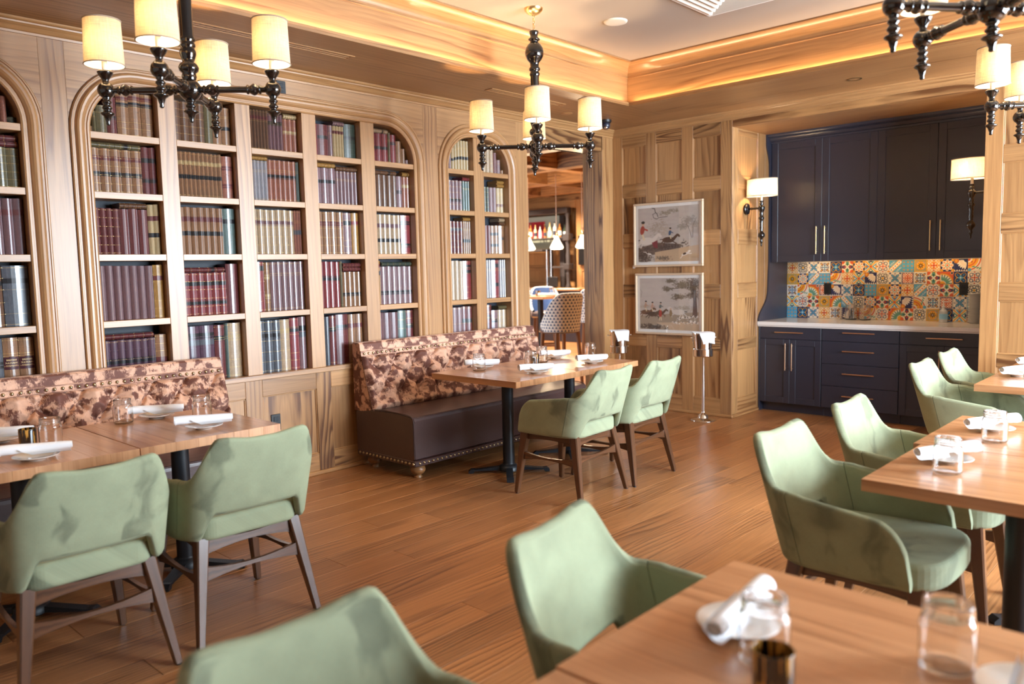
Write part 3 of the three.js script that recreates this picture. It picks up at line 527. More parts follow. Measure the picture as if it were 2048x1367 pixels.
{ // base units
  const X = [CX0, 2.03, 2.735, CX1], lab = ['navy base cabinet with two doors under one wide drawer, left end', 'navy base cabinet of four stacked drawers in the middle', 'navy base cabinet with doors partly behind the green chairs'];
  for (let i = 0; i < 3; i++) {
    const o = thing('base_cabinet', lab[i], 'cabinet', [0, 0, 0], 0, 'navy base cabinets'), a = X[i] + 0.0015, b = X[i + 1] - 0.0015, w = b - a;
    part(o, 'carcass', bx(a, b, 0.09, 0.875, ZB + 0.01, CZ - 0.021, 0.001), M.navy);
    part(o, 'toe_kick', bx(a, b, 0.0, 0.09, ZB + 0.01, CZ - 0.08, 0.001), M.navy);
    if (i !== 1) {
      const d = slab(o, 'drawer', w - 0.004, 0.128, a + 0.002, 0.744, CZ - 0.02); pull(d, 0.29, false, w / 2, 0.066, 0.02, M.copper);
      for (let k = 0; k < 2; k++) { const ww = w / 2 - 0.003, e = shaker(o, 'door', ww, 0.642, a + 0.002 + k * (ww + 0.002), 0.098, CZ - 0.02); pull(e, 0.27, true, k ? 0.032 : ww - 0.032, 0.47, 0.02, M.copper); }
    } else for (const [y, h] of [[0.744, 0.128], [0.526, 0.214], [0.314, 0.208], [0.098, 0.212]]) { const d = slab(o, 'drawer', w - 0.004, h, a + 0.002, y, CZ - 0.02); pull(d, 0.29, false, w / 2, h / 2 + 0.02, 0.02, M.copper); }
    if (i === 0) part(o, 'end_panel', bx(1.386, 1.4, 0, 0.875, ZB, CZ - 0.001, 0.001), M.navy);
    if (i === 2) part(o, 'end_panel', bx(CX1, 3.488, 0, 0.875, ZB, CZ - 0.001, 0.001), M.navy);
  }
  const c = part(scene, 'countertop', merge([bx(1.386, 3.488, 0.8758, 0.913, ZB + 0.002, CZ + 0.03, 0.004), bx(1.386, 3.488, 0.863, 0.8758, CZ + 0.002, CZ + 0.022, 0.003)]), M.counter); tag(c, 'white stone countertop on the navy base cabinets', 'countertop');
  // uppers
  const UX = [CX0 + 0.003, 2.4375, CX1 - 0.015], ul = ['navy upper cabinet pair of doors left of centre above the tiles', 'navy upper cabinet pair of doors right of centre above the tiles'];
  for (let i = 0; i < 2; i++) {
    const o = thing('upper_cabinet', ul[i], 'cabinet', [0, 0, 0], 0, 'navy upper cabinets'), a = UX[i] + 0.001, b = UX[i + 1] - 0.001, w = b - a;
    part(o, 'carcass', bx(a, b, 1.524, 2.72, ZB + 0.01, UZ - 0.021, 0.001), M.navy);
    for (let k = 0; k < 2; k++) { const ww = w / 2 - 0.0015, e = shaker(o, 'door', ww, 1.198, a + k * (ww + 0.003), 1.504, UZ - 0.02, 0.068); pull(e, 0.27, true, k ? 0.04 : ww - 0.04, 0.21, 0.02, M.brass); }
  }
  const cr = thing('cabinet_crown', 'navy stepped crown moulding on top of the upper cabinets', 'moulding');
  part(cr, 'moulding', sweep([[0, 2.70], [0.012, 2.70], [0.014, 2.715], [0.03, 2.722], [0.045, 2.738], [0.05, 2.748], [0.07, 2.754], [0.085, 2.762], [0.09, 2.77], [0.092, 2.786]], [{ p: [3.461, 0, UZ + 0.001], a: [0, 0, 1], b: [0, 1, 0] }, { p: [1.401, 0, UZ + 0.001], a: [0, 0, 1], b: [0, 1, 0] }]), M.navy);
  part(cr, 'backing', bx(1.401, 3.461, 2.721, 2.786, UZ - 0.1, UZ, 0.001), M.navy);
  // scrolled side panels between counter and uppers
  for (const [x, side] of [[1.387, 'left'], [3.463, 'right']]) {
    const s = new THREE.Shape(); s.moveTo(-ZB, 0.914); s.lineTo(-CZ - 0.02, 0.914); s.lineTo(-CZ - 0.02, 0.94);
    s.bezierCurveTo(-CZ + 0.03, 1.05, -UZ - 0.06, 1.08, -UZ - 0.05, 1.22); s.lineTo(-UZ - 0.03, 1.5); s.lineTo(-UZ - 0.03, 2.45); s.bezierCurveTo(-UZ - 0.03, 2.6, -UZ - 0.1, 2.62, -UZ - 0.1, 2.70); s.lineTo(-UZ - 0.1, 2.786); s.lineTo(-ZB, 2.786);
    const g = new THREE.ExtrudeGeometry(s, { depth: 0.013, bevelEnabled: false, curveSegments: 20 }); g.applyMatrix4(new THREE.Matrix4().makeBasis(V3(0, 0, -1), V3(0, 1, 0), V3(1, 0, 0)));
    const m = part(scene, 'scrolled_side_panel', g, M.navy); m.position.x = x - 0.0005; tag(m, 'navy side panel with a scrolled front edge at the ' + side + ' of the niche', 'side panel');
  }
}
// ---------------------------------------------------------------- patterned tiles
const tileArt = (() => {
  const S = 128, cx = S / 2, Y = '#e9a92f', B = '#1f3566', L = '#5ea6c9', O = '#d9622b', G = '#5f9a86', Wt = '#efe6d6', K = '#23211f', R = '#b8402c', N = '#2a2f5c';
  const rot = (g, n, f) => { for (let i = 0; i < n; i++) { g.save(); g.translate(cx, cx); g.rotate(i * 2 * Math.PI / n); f(i); g.restore(); } };
  const ell = (g, x, y, a, b, c, t = 0) => { g.fillStyle = c; g.beginPath(); g.ellipse(x, y, a, b, t, 0, 7); g.fill(); };
  const ring = (g, x, y, r, c, w) => { g.strokeStyle = c; g.lineWidth = w; g.beginPath(); g.arc(x, y, r, 0, 7); g.stroke(); };
  const art = {
    A(g, s = Y, t = R) { g.fillStyle = s; g.fillRect(0, 0, S, S); for (let i = 0; i < 5; i++) for (let j = 0; j < 5; j++) ell(g, 14 + i * 25, 14 + j * 25, 6, 6, (i + j) % 2 ? Wt : t); g.strokeStyle = Wt; g.lineWidth = 5; for (let k = -3; k < 4; k++) { g.beginPath(); g.moveTo(k * 32, 0); g.lineTo(k * 32 + S, S); g.moveTo(S - k * 32, 0); g.lineTo(-k * 32, S); g.stroke(); } rot(g, 4, () => ell(g, 0, 22, 9, 14, O)); ell(g, cx, cx, 10, 10, t); },
    B(g) { rot(g, 4, () => { ring(g, 0, 36, 14, K, 6); ring(g, 30, 46, 9, K, 5); ring(g, -30, 46, 9, K, 5); ell(g, 0, 14, 6, 10, L); }); g.strokeStyle = K; g.lineWidth = 5; g.strokeRect(44, 44, 40, 40); g.fillStyle = Y; g.fillRect(52, 52, 24, 24); },
    C(g) { rot(g, 8, (i) => { ell(g, 0, 34, 9, 20, i % 2 ? L : Wt); g.strokeStyle = B; g.lineWidth = 4; g.beginPath(); g.ellipse(0, 34, 9, 20, 0, 0, 7); g.stroke(); }); ell(g, cx, cx, 18, 18, L); ring(g, cx, cx, 12, B, 4); rot(g, 4, () => { g.rotate(Math.PI / 4); ell(g, 0, 72, 10, 10, B); }); },
    D(g) { rot(g, 4, () => { g.rotate(Math.PI / 4); ell(g, 0, 50, 11, 20, B); ell(g, 0, 50, 6, 13, Y); ring(g, 20, 30, 12, B, 5); ring(g, -20, 30, 12, B, 5); }); rot(g, 4, () => ell(g, 0, 12, 8, 13, L)); ell(g, cx, cx, 6, 6, R); },
    E(g) { g.fillStyle = B; g.fillRect(0, 0, S, S); rot(g, 4, () => { g.rotate(Math.PI / 4); ell(g, 0, 34, 25, 32, Y); ell(g, 0, 36, 19, 25, '#16315c'); ell(g, 0, 40, 9, 13, '#3c6f9c'); }); rot(g, 4, () => { ell(g, 0, 15, 10, 12, L); }); ell(g, cx, cx, 6, 6, Wt); },
    F(g) { g.fillStyle = Y; g.fillRect(0, 0, S, S); rot(g, 4, (i) => { g.rotate(Math.PI / 4); ell(g, 0, 58, 26, 22, Wt); ell(g, 0, 70, 24, 18, O); }); rot(g, 4, (i) => { ell(g, 0, 36, 18, 26, i % 2 ? G : N); ell(g, 0, 30, 8, 14, i % 2 ? '#2f5d55' : R); }); rot(g, 4, () => { g.rotate(Math.PI / 4); ell(g, 0, 16, 7, 14, Wt); }); },
    G(g) { g.fillStyle = N; g.fillRect(0, 0, S, S); rot(g, 4, () => { g.rotate(Math.PI / 4); ell(g, 0, 82, 20, 20, Y); }); rot(g, 8, () => { ell(g, 0, 38, 17, 22, Wt); ell(g, 0, 40, 10, 14, '#e0a06f'); }); ell(g, cx, cx, 26, 26, Wt); ring(g, cx, cx, 20, G, 6); ell(g, cx, cx, 10, 10, O); },
    H(g) { rot(g, 4, (i) => { g.fillStyle = i % 2 ? G : L; g.beginPath(); g.moveTo(0, 12); g.lineTo(36, 58); g.lineTo(-36, 58); g.fill(); ell(g, 0, 46, 9, 14, i === 0 ? R : Wt); ell(g, 0, 56, 16, 8, i % 2 ? N : Y); }); g.strokeStyle = Y; g.lineWidth = 14; g.beginPath(); g.moveTo(0, 0); g.lineTo(S, S); g.moveTo(S, 0); g.lineTo(0, S); g.stroke(); ell(g, cx, cx, 14, 14, O); },
    I(g) { rot(g, 4, () => { ring(g, 30, 30, 15, N, 6); g.strokeStyle = N; g.lineWidth = 5; g.beginPath(); g.moveTo(-16, 44); g.quadraticCurveTo(0, 28, 16, 44); g.stroke(); ell(g, 0, 22, 7, 11, O); ell(g, 0, 56, 8, 6, R); ell(g, 58, 58, 12, 12, Y); }); ell(g, cx, cx, 10, 10, R); },
    J(g) { g.fillStyle = L; g.fillRect(0, 0, S, S); g.save(); g.translate(cx, cx); g.rotate(Math.PI / 4); g.fillStyle = Y; g.fillRect(-S, -24, 2 * S, 48); g.fillStyle = Wt; g.fillRect(-S, -17, 2 * S, 34); for (let k = -3; k < 4; k++) { ell(g, k * 28, 0, 8, 7, k % 2 ? O : L); } g.strokeStyle = Wt; g.lineWidth = 4; for (const s of [-1, 1]) for (let k = 0; k < 3; k++) { g.beginPath(); g.arc(-20 + k * 22, s * 46, 9, 0, 4); g.stroke(); } g.restore(); },
    K(g) { g.fillStyle = L; g.fillRect(0, 0, S, S); for (let i = 0; i < 3; i++) for (let j = 0; j < 3; j++) { ell(g, 24 + i * 40, 24 + j * 40, 9, 7, Y); ell(g, 24 + i * 40, 24 + j * 40, 5, 4, O); ell(g, 44 + i * 40, 40 + j * 40, 3, 3, B); } },
    L(g) { g.fillStyle = Y; g.fillRect(0, 0, S, S); g.strokeStyle = G; g.lineWidth = 6; g.strokeRect(14, 14, 100, 100); g.strokeStyle = R; g.lineWidth = 3; g.strokeRect(24, 24, 80, 80); rot(g, 4, () => { g.rotate(Math.PI / 4); g.fillStyle = L; g.fillRect(-14, 44, 28, 5); }); rot(g, 8, () => ell(g, 0, 18, 4, 13, K)); ell(g, cx, cx, 5, 5, Wt); },
    M(g) { g.fillStyle = Wt; g.fillRect(0, 0, S, S); for (const [r, c] of [[120, O], [108, Wt], [98, Y], [78, O], [66, Y], [40, Wt], [26, O]]) ell(g, 0, S, r, r, c); for (let k = 0; k < 4; k++) ell(g, 100 - k * 6, 18 + k * 20, 14, 6, G, 0.8 + k * 0.2); ell(g, 34, 92, 10, 6, R, 0.6); ell(g, 112, 112, 16, 16, L); },
    N(g) { g.fillStyle = O; g.fillRect(0, 0, S, S); ell(g, 20, S, 108, 108, Y); ell(g, 20, S, 96, 96, Wt); for (let k = 0; k < 6; k++) { const t = -0.1 - k * 0.3; g.save(); g.translate(20, S); g.rotate(t); ell(g, 60, 0, 26, 9, G); ell(g, 90, 0, 5, 5, K); g.restore(); } ell(g, 20, S, 30, 30, Y); ell(g, 110, 16, 12, 12, K); ring(g, 110, 16, 12, Wt, 4); },
    O(g) { g.fillStyle = N; g.fillRect(0, 0, S, S); g.save(); g.translate(14, 14); g.scale(100 / S, 100 / S); art.A(g, O, R); g.restore(); g.strokeStyle = Wt; g.lineWidth = 5; g.strokeRect(4, 4, 120, 120); },
    P(g) { g.fillStyle = N; g.fillRect(0, 0, S, S); g.fillStyle = Wt; for (let k = 0; k < 6; k++) { g.beginPath(); g.moveTo(k * 22, 0); g.lineTo(k * 22 + 11, 22); g.lineTo(k * 22 + 22, 0); g.fill(); } for (let k = 0; k < 6; k++) { g.save(); g.translate(16, 112); g.rotate(-0.15 - k * 0.26); ell(g, 56, 0, 36, 10, Wt); ell(g, 50, 0, 22, 3, '#d8b9a0'); g.restore(); } ell(g, 108, 108, 26, 26, Y); ring(g, 108, 108, 18, R, 6); },
  };
  const out = {}; for (const k in art) out[k] = std({ map: canvasTex(S, S, (g) => { g.fillStyle = Wt; g.fillRect(0, 0, S, S); art[k](g); }), roughness: 0.22, clearcoat: 0.5, clearcoatRoughness: 0.12 });
  return out;
})();
{
  const host = thing('tile_backsplash', 'backsplash of mixed yellow, blue and orange patterned tiles above the counter', 'backsplash');
  part(host, 'grout', bx(1.40, 3.462, 0.914, 1.5, ZB - 0.001, ZB + 0.003, 0), M.whitePaint);
  const rows = ['ABCDEFGHIJKLAGPMCE', 'LGJKMAHPBCODFNEIJA', 'DMNOPCEKLGAJIFHBGL', 'HIFLNJBGFHPMDOCKBF', 'KECADPAMINFBLEHPDI'], tw = (3.462 - 1.40) / 18, th = (1.5 - 0.914) / 5;
  const sideMat = M.whitePaint, geos = [0, 1, 2, 3].map((r) => { const g = cbox(tw - 0.002, th - 0.002, 0.007, 0.0012), p = g.attributes.position, u = g.attributes.uv; for (let i = 0; i < u.count; i++) { let a = p.getX(i) / tw, b = p.getY(i) / th; for (let k = 0; k < r; k++) [a, b] = [-b, a]; u.setXY(i, a + 0.5, b + 0.5); } return g; });
  rows.forEach((r, j) => [...r].forEach((k, i) => { const t = part(host, 'tile', geos['HJMNP'.includes(k) ? (i * 3 + j * 5) % 4 : (i + j) % 2], tileArt[k]); t.position.set(1.40 + tw * (i + 0.5), 1.5 - th * (j + 0.5), ZB + 0.006); }));
}
function outlet(label, pos, turn, twoGang = false) {
  const o = thing('wall_outlet', label, 'outlet', pos, turn); // faces local +z
  part(o, 'plate', cbox(0.075, 0.118, 0.006, 0.003), M.blackPlastic);
  for (const y of [-0.024, 0.024]) part(o, 'socket', merge([cbox(0.036, 0.032, 0.004, 0.002).translate(0, y, 0.004)]), M.blackMetal);
  return o;
}
outlet('black outlet on the tiles left of the counter jars', [1.835, 1.222, ZB + 0.0125], 0);
outlet('black outlet on the tiles above the soap bottle', [3.09, 1.222, ZB + 0.0125], 0);
outlet('black outlet low on the oak wainscot between the two banquettes', [-0.0105, 0.447, 4.105], Math.PI / 2);
{ const o = outlet('black control plate high on the frieze behind the left chandelier', [0.0035, 2.785, 3.945], Math.PI / 2); }
// under-cabinet light
{ const s = part(scene, 'under_cabinet_light', bx(1.6, 3.28, 1.516, 1.5235, -1.12, -1.09, 0.001), M.led); tag(s, 'slim warm light strip under the upper cabinets', 'light strip');
  rectLight(1.66, 0.025, WARM, UNDER_LIGHT, [2.44, 1.5145, -1.105], [2.44, 0, -1.105], 'under_cabinet_glow'); }
// ---------------------------------------------------------------- green velvet armchair; faces local +x, origin on the floor
function shellPiece(s0, s1, nS) {
  // plan path: right arm front (-z) -> back -> left arm front (+z)
  const A = [[0.215, 0.268], [0.08, 0.272], [-0.08, 0.272], [-0.155, 0.262], [-0.205, 0.232], [-0.232, 0.18], [-0.243, 0.09], [-0.246, 0]];
  const pts = [...A.map(([x, z]) => V3(x, 0, -z)), ...A.slice(0, -1).reverse().map(([x, z]) => V3(x, 0, z))];
  const curve = new THREE.CatmullRomCurve3(pts, false, 'centripetal'), TH = 0.036;
  const ringAt = (s) => {
    const p = curve.getPointAt(s), t = curve.getTangentAt(s), n = V3(-t.z, 0, t.x); // outward
    if (n.x * p.x + n.z * p.z < 0 && Math.abs(p.z) < 0.2) n.negate(); if (Math.abs(p.z) >= 0.2 && n.z * p.z < 0) n.negate();
    const az = Math.abs(p.z), back = 1 - sstep(-0.2, 0.14, p.x), armT = clamp((0.215 - p.x) / 0.13);
    // top edge
    let top;
    if (p.x > -0.10) { const q = Math.sqrt(Math.max(0, 1 - (1 - armT) ** 2)); top = lerp(0.47, 0.655, q) + 0.03 * clamp((0.085 - p.x) / 0.19); }
    else { const d = az + (p.x + 0.2) * 0.35; top = lerp(0.85 + 0.014 * sstep(0.02, 0.15, d), 0.69, sstep(0.165, 0.275, d)); if (p.x > -0.16) top = lerp(top, 0.687, clamp((p.x + 0.16) / 0.06)); }
    // bottom edge with the arched gap at the back
    let bot = 0.425; if (p.x < -0.15) bot = lerp(0.425, 0.535, sstep(0.225, 0.175, az));
    const at = (y, off) => { const k = (y - 0.42) / 0.44, lean = 0.125 * back * k; const grow = 1 + 0.05 * k; return V3(p.x - lean + n.x * off, y, p.z * grow + n.z * off); };
    const R = [], h = TH / 2, NV = 7, h2 = Math.min(h, (top - bot) / 2 * 0.9);
    for (let i = 0; i <= NV; i++) R.push(at(lerp(bot + h2, top - h2, i / NV), h));
    for (const a of [45, 90, 135]) { const q = a * Math.PI / 180; R.push(at(top - h2 + h2 * Math.sin(q), h * Math.cos(q))); }
    for (let i = 0; i <= NV; i++) R.push(at(lerp(top - h2, bot + h2, i / NV), -h));
    for (const a of [45, 90, 135]) { const q = a * Math.PI / 180; R.push(at(bot + h2 - h2 * Math.sin(q), -h * Math.cos(q))); }
    return R;
  };
  const rings = []; for (let i = 0; i <= nS; i++) rings.push(ringAt(lerp(s0, s1, i / nS)));
  const K = rings[0].length, L = curve.getLength();
  const g = grid(K, nS, (u, v) => { const j = Math.round(v * nS), i = Math.round((1 - u) * K) % K, q = rings[j][i]; return [q.x, q.y, q.z, (lerp(s0, s1, v) * L) / 1.1, (q.y + (i >= K / 2 ? 0.37 : 0)) / 1.1]; }, true);
  // caps
  const P = [...g.attributes.position.array], N = [...g.attributes.normal.array], U = [...g.attributes.uv.array], I = [...g.index.array];
  for (const [j, sgn] of [[0, -1], [nS, 1]]) {
    const r = rings[j], c = r.reduce((a, b) => a.add(b), V3(0, 0, 0)).multiplyScalar(1 / K), t = curve.getTangentAt(lerp(s0, s1, j / nS)).multiplyScalar(sgn), b0 = P.length / 3;
    for (const q of [c, ...r]) { P.push(q.x, q.y, q.z); N.push(t.x, t.y, t.z); U.push(q.x, q.y); }
    for (let i = 0; i < K; i++) { const a = b0 + 1 + i, b = b0 + 1 + (i + 1) % K; sgn > 0 ? I.push(b0, b, a) : I.push(b0, a, b); }
  }
  const o = new THREE.BufferGeometry(); o.setAttribute('position', new THREE.Float32BufferAttribute(P, 3)); o.setAttribute('normal', new THREE.Float32BufferAttribute(N, 3)); o.setAttribute('uv', new THREE.Float32BufferAttribute(U, 2)); o.setIndex(I); return o;
}
function archBar(p, q, w, hEnd, hMid) { // rail with a hollowed underside between two points
  const a = V3(...p), b = V3(...q), d = b.clone().sub(a), L = d.length(); d.normalize(); const side = d.clone().cross(V3(0, 1, 0)).normalize(), up = side.clone().cross(d), n = 10;
  const g = soup(), at = (t, s, y) => { const v = a.clone().addScaledVector(d, t * L).addScaledVector(side, s * w / 2).addScaledVector(up, y); return [v.x, v.y, v.z]; };
  const lo = (t) => { const m = 1 - (2 * t - 1) ** 2; return -lerp(hEnd, hMid, m) / 2 - 0.004 * m + 0.012 * m; }, hi = (t) => { const m = 1 - (2 * t - 1) ** 2; return lerp(hEnd, hMid, m) / 2 - 0.010 * m; };
  for (let i = 0; i < n; i++) {
    const t = i / n, u = (i + 1) / n, U = (x, y) => [x * L / TU, y];
    g.quad(at(t, 1, lo(t)), at(u, 1, lo(u)), at(u, 1, hi(u)), at(t, 1, hi(t)), U(t, 0), U(u, 0), U(u, 0.04), U(t, 0.04));
    g.quad(at(u, -1, lo(u)), at(t, -1, lo(t)), at(t, -1, hi(t)), at(u, -1, hi(u)), U(u, 0.1), U(t, 0.1), U(t, 0.14), U(u, 0.14));
    g.quad(at(t, 1, hi(t)), at(u, 1, hi(u)), at(u, -1, hi(u)), at(t, -1, hi(t)), U(t, 0.2), U(u, 0.2), U(u, 0.22), U(t, 0.22));
    g.quad(at(t, -1, lo(t)), at(u, -1, lo(u)), at(u, 1, lo(u)), at(t, 1, lo(t)), U(t, 0.3), U(u, 0.3), U(u, 0.32), U(t, 0.32));
  }
  return g.done();
}
const CH = (() => {
  const g = { back: shellPiece(0.262, 0.738, 44), armA: shellPiece(0.0, 0.2605, 22), armB: shellPiece(0.7395, 1.0, 22) };
  const s = new THREE.Shape(); const w1 = 0.245, w0 = 0.205; // seat outline in x,z
  s.moveTo(-0.215, -w0 + 0.05); s.quadraticCurveTo(-0.21, -w0, -0.16, -w0 - 0.004); s.lineTo(0.14, -w1); s.quadraticCurveTo(0.255, -w1, 0.275, -0.13); s.quadraticCurveTo(0.29, 0, 0.275, 0.13); s.quadraticCurveTo(0.255, w1, 0.14, w1); s.lineTo(-0.16, w0 + 0.004); s.quadraticCurveTo(-0.21, w0, -0.215, w0 - 0.05);
  const e = new THREE.ExtrudeGeometry(s, { depth: 0.052, bevelEnabled: true, bevelSize: 0.018, bevelThickness: 0.02, bevelSegments: 4, curveSegments: 10 });
  e.rotateX(Math.PI / 2); e.translate(0, 0.49, 0); { const p = e.attributes.position; for (let i = 0; i < p.count; i++) if (p.getY(i) > 0.49) p.setY(i, p.getY(i) + 0.012 * Math.max(0, 1 - (p.getX(i) / 0.29) ** 2) * Math.max(0, 1 - (p.getZ(i) / 0.26) ** 2)); const u = e.attributes.uv; for (let i = 0; i < u.count; i++) u.setXY(i, p.getX(i) / 1.1 + 0.2, p.getZ(i) / 1.1 + p.getY(i)); }
  g.seat = e;
  g.legs = [[0.265, 0.25, 0.215, 0.205], [0.265, -0.25, 0.215, -0.205], [-0.27, 0.265, -0.185, 0.205], [-0.27, -0.265, -0.185, -0.205]].map(([x, z, tx, tz]) => bar([x, 0.006, z], [tx, 0.425, tz], 0.028, 0.052, 0.03, 0.06, [1, 0, 0]));
  g.glide = [[0.265, 0.25], [0.265, -0.25], [-0.27, 0.265], [-0.27, -0.265]].map(([x, z]) => new THREE.CylinderGeometry(0.011, 0.011, 0.007, 12).translate(x, 0.0035, z));
  const P = (x, z, y) => [x, y, z];
  g.aprons = [archBar(P(-0.19, 0.2, 0.395), P(0.215, 0.2, 0.395), 0.022, 0.055, 0.04), archBar(P(0.215, -0.2, 0.395), P(-0.19, -0.2, 0.395), 0.022, 0.055, 0.04), archBar(P(-0.19, -0.2, 0.395), P(-0.19, 0.2, 0.395), 0.022, 0.075, 0.046), archBar(P(0.215, 0.2, 0.395), P(0.215, -0.2, 0.395), 0.022, 0.055, 0.04)];
  g.stretch = [archBar(P(-0.222, 0.228, 0.262), P(0.236, 0.222, 0.262), 0.018, 0.062, 0.032), archBar(P(0.236, -0.222, 0.262), P(-0.222, -0.228, 0.262), 0.018, 0.062, 0.032), archBar(P(-0.218, -0.226, 0.285), P(-0.218, 0.226, 0.285), 0.018, 0.066, 0.034)];
  return g;
})();
const chairProto = (() => {
  const o = thing('velvet_armchair', '', 'chair');
  part(o, 'seat', CH.seat, M.velvet); part(o, 'backrest', CH.back, M.velvet);
  part(o, 'armrest', CH.armA, M.velvet); part(o, 'armrest', CH.armB, M.velvet);
  CH.legs.forEach((g, i) => { const l = part(o, 'leg', g, M.walnut); part(l, 'glide', CH.glide[i], M.blackPlastic); });
  CH.aprons.forEach((g) => part(o, 'apron', g, M.walnut)); CH.stretch.forEach((g) => part(o, 'stretcher', g, M.walnut));
  return o;
})();
const CHAIRS = [ // x, z, facing angle (0 = +x), label
  [1.742, 2.945, Math.PI + 0.05, 'green velvet armchair at the middle table, the nearer of the two beside its pedestal'],
  [1.745, 2.345, Math.PI + 0.03, 'green velvet armchair at the middle table, the one nearer the prints'],
  [1.75, 5.375, Math.PI - 0.04, 'green velvet armchair at the left table, back turned to camera, nearer the middle'],
  [1.775, 6.02, Math.PI - 0.02, 'green velvet armchair at the lower left corner of the photo'],
  [4.055, 4.06, 0.0, 'green velvet armchair at the near end of the middle right table, seat showing'],
  [4.04, 3.27, 0.03, 'green velvet armchair at the middle right table, second behind the end one'],
  [3.875, 1.6, 0, 'green velvet armchair at the far right table, arm in front of the cabinet drawers'],
  [3.85, 0.88, 0, 'farthest green velvet armchair on the right, partly behind the next one'],
  [4.095, 5.435, 0.2, 'green velvet armchair pushed to the near right table, middle foreground'],
  [4.105, 6.26, 0.0, 'green velvet armchair at the bottom edge, only its back in view'],
];
CHAIRS.forEach(([x, z, a, label], i) => { if (!i) { chairProto.position.set(x, 0, z); chairProto.rotation.y = a; chairProto.userData.label = label; chairProto.userData.group = 'green velvet armchairs'; } else { const c = copy(chairProto, [x, 0, z], a, label, 'green velvet armchairs'); c.traverse((m) => { if (m.material === M.velvet) m.material = M.velvets[i % 4]; }); } });

// ---------------------------------------------------------------- tables
const TY = 0.75, TT = 0.042;
function tableTop(o, x0, x1, z0, z1) {
  let z = z0; const cuts = [z0]; while (z < z1 - 0.12) { z += rr(0.07, 0.125); if (z < z1 - 0.05) cuts.push(z); } cuts.push(z1);
  for (let i = 0; i + 1 < cuts.length; i++) part(o, 'stave', bx(x0, x1, TY - TT, TY, cuts[i] + (i ? 0.00015 : 0), cuts[i + 1] - (i + 2 < cuts.length ? 0.00015 : 0), 0.0006, 'x'), pick(M.table));
}
const legGeo = (() => { // cross base: flat arms on the diagonals, column, top plate
  const arm = (L) => { const prof = [[0, 0.022], [0, 0.06], [0.05, 0.052], [L - 0.05, 0.03], [L - 0.02, 0.034], [L, 0.018], [L, 0.004], [L - 0.035, 0.004], [L - 0.045, 0.02]]; const p2 = prof.map(([x, y]) => [x, y]).reverse(); const g = prism(p2, 0.05); g.translate(0, 0, -0.025); return g; };
  const arms = []; for (let k = 0; k < 4; k++) arms.push(arm(0.30).rotateY(Math.PI / 4 + k * Math.PI / 2));
  return { arms, foot: [0, 1, 2, 3].map((k) => { const t = Math.PI / 4 + k * Math.PI / 2; return new THREE.CylinderGeometry(0.014, 0.014, 0.005, 12).translate(0.28 * Math.cos(t), 0.0025, -0.28 * Math.sin(t)); }), column: lathe([[0.075, 0.02], [0.075, 0.05], [0.05, 0.066], [0.043, 0.075], [0.043, 0.68], [0.05, 0.69], [0.05, 0.7]], 28), plate: cbox(0.34, 0.008, 0.34, 0.002).translate(0, TY - TT - 0.005, 0) };
})();
function table(label, x0, x1, z0, z1, group, shift = 0) {
  const o = thing('dining_table', label, 'table', [0, 0, 0], 0, group), cx = (x0 + x1) / 2 + shift, cz = (z0 + z1) / 2;
  tableTop(o, x0, x1, z0, z1);
  const put = (n, g) => { const m = part(o, n, g, M.blackMetal); m.position.set(cx, 0, cz); return m; };
  put('column', legGeo.column); put('top_plate', legGeo.plate); legGeo.arms.forEach((g, i) => { const a = put('base_arm', g); part(a, 'glide', legGeo.foot[i], M.blackPlastic); });
  return o;
}
const tg = 'butcher block tables on black cross bases';
table('maple table top nearest the camera end of the middle group', 0.655, 1.497, 2.485, 3.205, tg);
table('maple table top nearest the wine buckets in the middle group', 0.66, 1.49, 1.762, 2.479, tg);
table('maple table top at the left banquette, right half with two jars', 0.70, 1.49, 4.945, 5.632, tg);
table('maple table top cut off at the left edge of the photo', 0.705, 1.495, 5.638, 6.36, tg);
table('maple table with the blurred jars in the lower right corner', 4.10, 4.92, 5.205, 5.912, tg, 0.06);
table('maple table end peeking in at the bottom edge, closest to camera', 4.108, 4.92, 5.92, 6.63, tg);
table('maple table top at the right, nearer half of the middle right pair', 4.075, 4.9, 3.56, 4.235, tg);
table('maple table top at the right, farther half of the middle right pair', 4.045, 4.88, 2.80, 3.553, tg, 0.06);
table('maple table at the far right in front of the oak pilaster', 3.845, 4.62, 0.99, 1.70, tg);
table('maple table at the far right edge, farthest from camera', 3.835, 4.62, 0.27, 0.983, tg);

